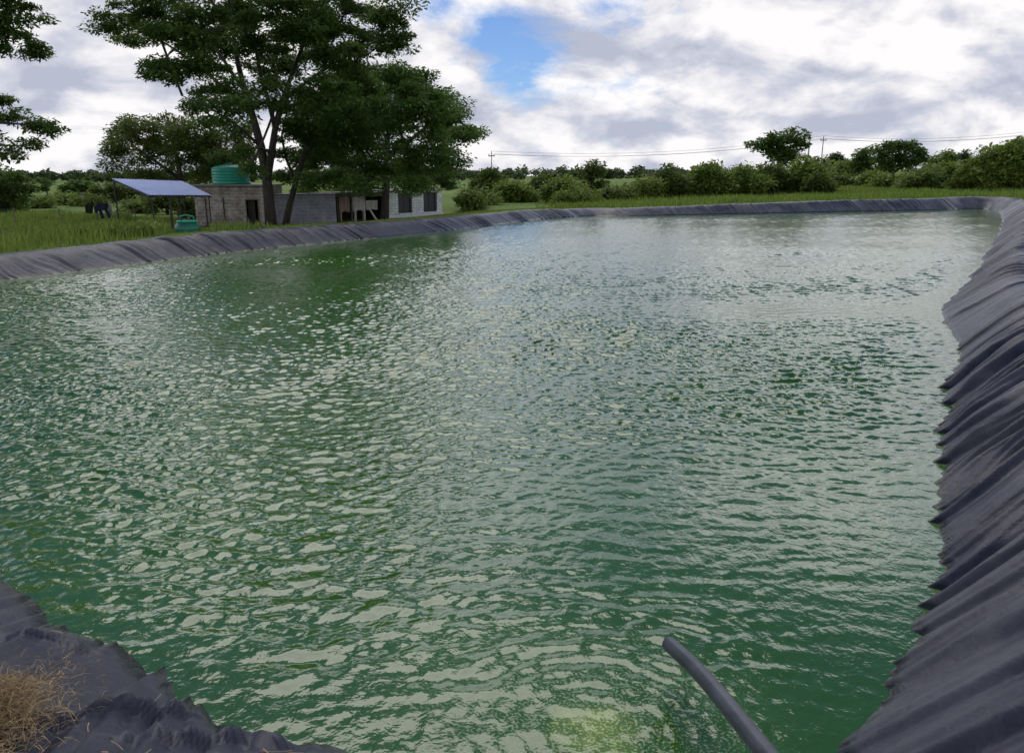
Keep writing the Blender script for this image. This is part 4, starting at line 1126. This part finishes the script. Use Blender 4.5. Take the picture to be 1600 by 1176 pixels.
# the cover breaks up overhead, where more blue shows, but stays whole round the sun
brk = nd(nt, 'ShaderNodeMapRange'); brk.interpolation_type = 'SMOOTHSTEP'; nt.links.new(sep.outputs[2], brk.inputs[0])
brk.inputs[1].default_value = .34; brk.inputs[2].default_value = .56; brk.inputs[3].default_value = 0; brk.inputs[4].default_value = .66
covm = math_node(nt, 'SUBTRACT', covm, brk.outputs[0])
covm = math_node(nt, 'ADD', covm, math_node(nt, 'MAXIMUM', gap(1480, 120, .22, .3), math_node(nt, 'MAXIMUM', gap(1200, 60, .2, .12), gap(200, 130, .22, .25))))
mask = ramp(nt, covm, [(.40, (0,)*3), (.60, (1,)*3)]).outputs['Color']
sh1 = wnoise(2.6, 8, .50, (7.3, 2.2, 0), .4); sh2 = wnoise(5.2, 9, .6, (1.3, 5.2, 0), .5)
pA = wnoise(3.6, 9, .54, (2.3, 9.1, 0), .5); pB = wnoise(3.6, 9, .54, (2.28, 9.26, 0), .5)
puff = math_node(nt, 'MULTIPLY', math_node(nt, 'SUBTRACT', pA, pB), .85)
shade = math_node(nt, 'ADD', math_node(nt, 'ADD', math_node(nt, 'MULTIPLY', sh1, .52), math_node(nt, 'MULTIPLY', sh2, .48)), puff)
cl = ramp(nt, shade, [(.35, (3.7, 3.95, 4.8)), (.44, (4.8, 4.95, 5.7)), (.51, (6.2, 6.15, 6.5)), (.60, (7.6, 7.45, 7.5))]).outputs['Color']
# the veil is brighter round the hidden sun
dotn = nd(nt, 'ShaderNodeVectorMath', operation='DOT_PRODUCT'); nt.links.new(tc.outputs['Generated'], dotn.inputs[0]); dotn.inputs[1].default_value = sd_
glow = nd(nt, 'ShaderNodeMapRange'); glow.interpolation_type = 'SMOOTHSTEP'; nt.links.new(dotn.outputs['Value'], glow.inputs[0])
glow.inputs[1].default_value = .72; glow.inputs[2].default_value = 1; glow.inputs[3].default_value = 1; glow.inputs[4].default_value = 1.25
clv = nd(nt, 'ShaderNodeVectorMath', operation='SCALE'); nt.links.new(cl, clv.inputs[0])
# extra brightness added to cloud, mostly above the view, to lift the water's reflections
cloud_boost = nd(nt, 'ShaderNodeMapRange'); cloud_boost.interpolation_type = 'SMOOTHSTEP'; nt.links.new(sep.outputs[2], cloud_boost.inputs[0])
cloud_boost.inputs[1].default_value = .19; cloud_boost.inputs[2].default_value = .36; cloud_boost.inputs[3].default_value = 1.0; cloud_boost.inputs[4].default_value = 2.7; cloud_boost = cloud_boost.outputs[0]
nt.links.new(math_node(nt, 'MULTIPLY', glow.outputs[0], cloud_boost), clv.inputs['Scale'])
deep = mix_col(nt, 1.0, sky.outputs[0], (.46, .58, .78), 'MULTIPLY')
final = mix_col(nt, mask, deep, clv.outputs[0])
nt.links.new(final, bg.inputs['Color']); bg.inputs['Strength'].default_value = .1

cam = bpy.data.cameras.new('camera'); cam.sensor_width = 36; cam.lens = 36*F_PX/1600; cam.clip_end = 6000; cam.clip_start = .05
co = bpy.data.objects.new('camera', cam); co.location = (0, 0, EYE); co.rotation_euler = (math.pi/2 - PITCH, 0, 0); COL.objects.link(co); S.camera = co
S.view_settings.view_transform = 'Standard'; S.view_settings.look = 'None'; S.view_settings.exposure = 0.4; S.view_settings.gamma = 1
S.cycles.use_denoising = True
S.cycles.max_bounces = 6; S.cycles.transparent_max_bounces = 4
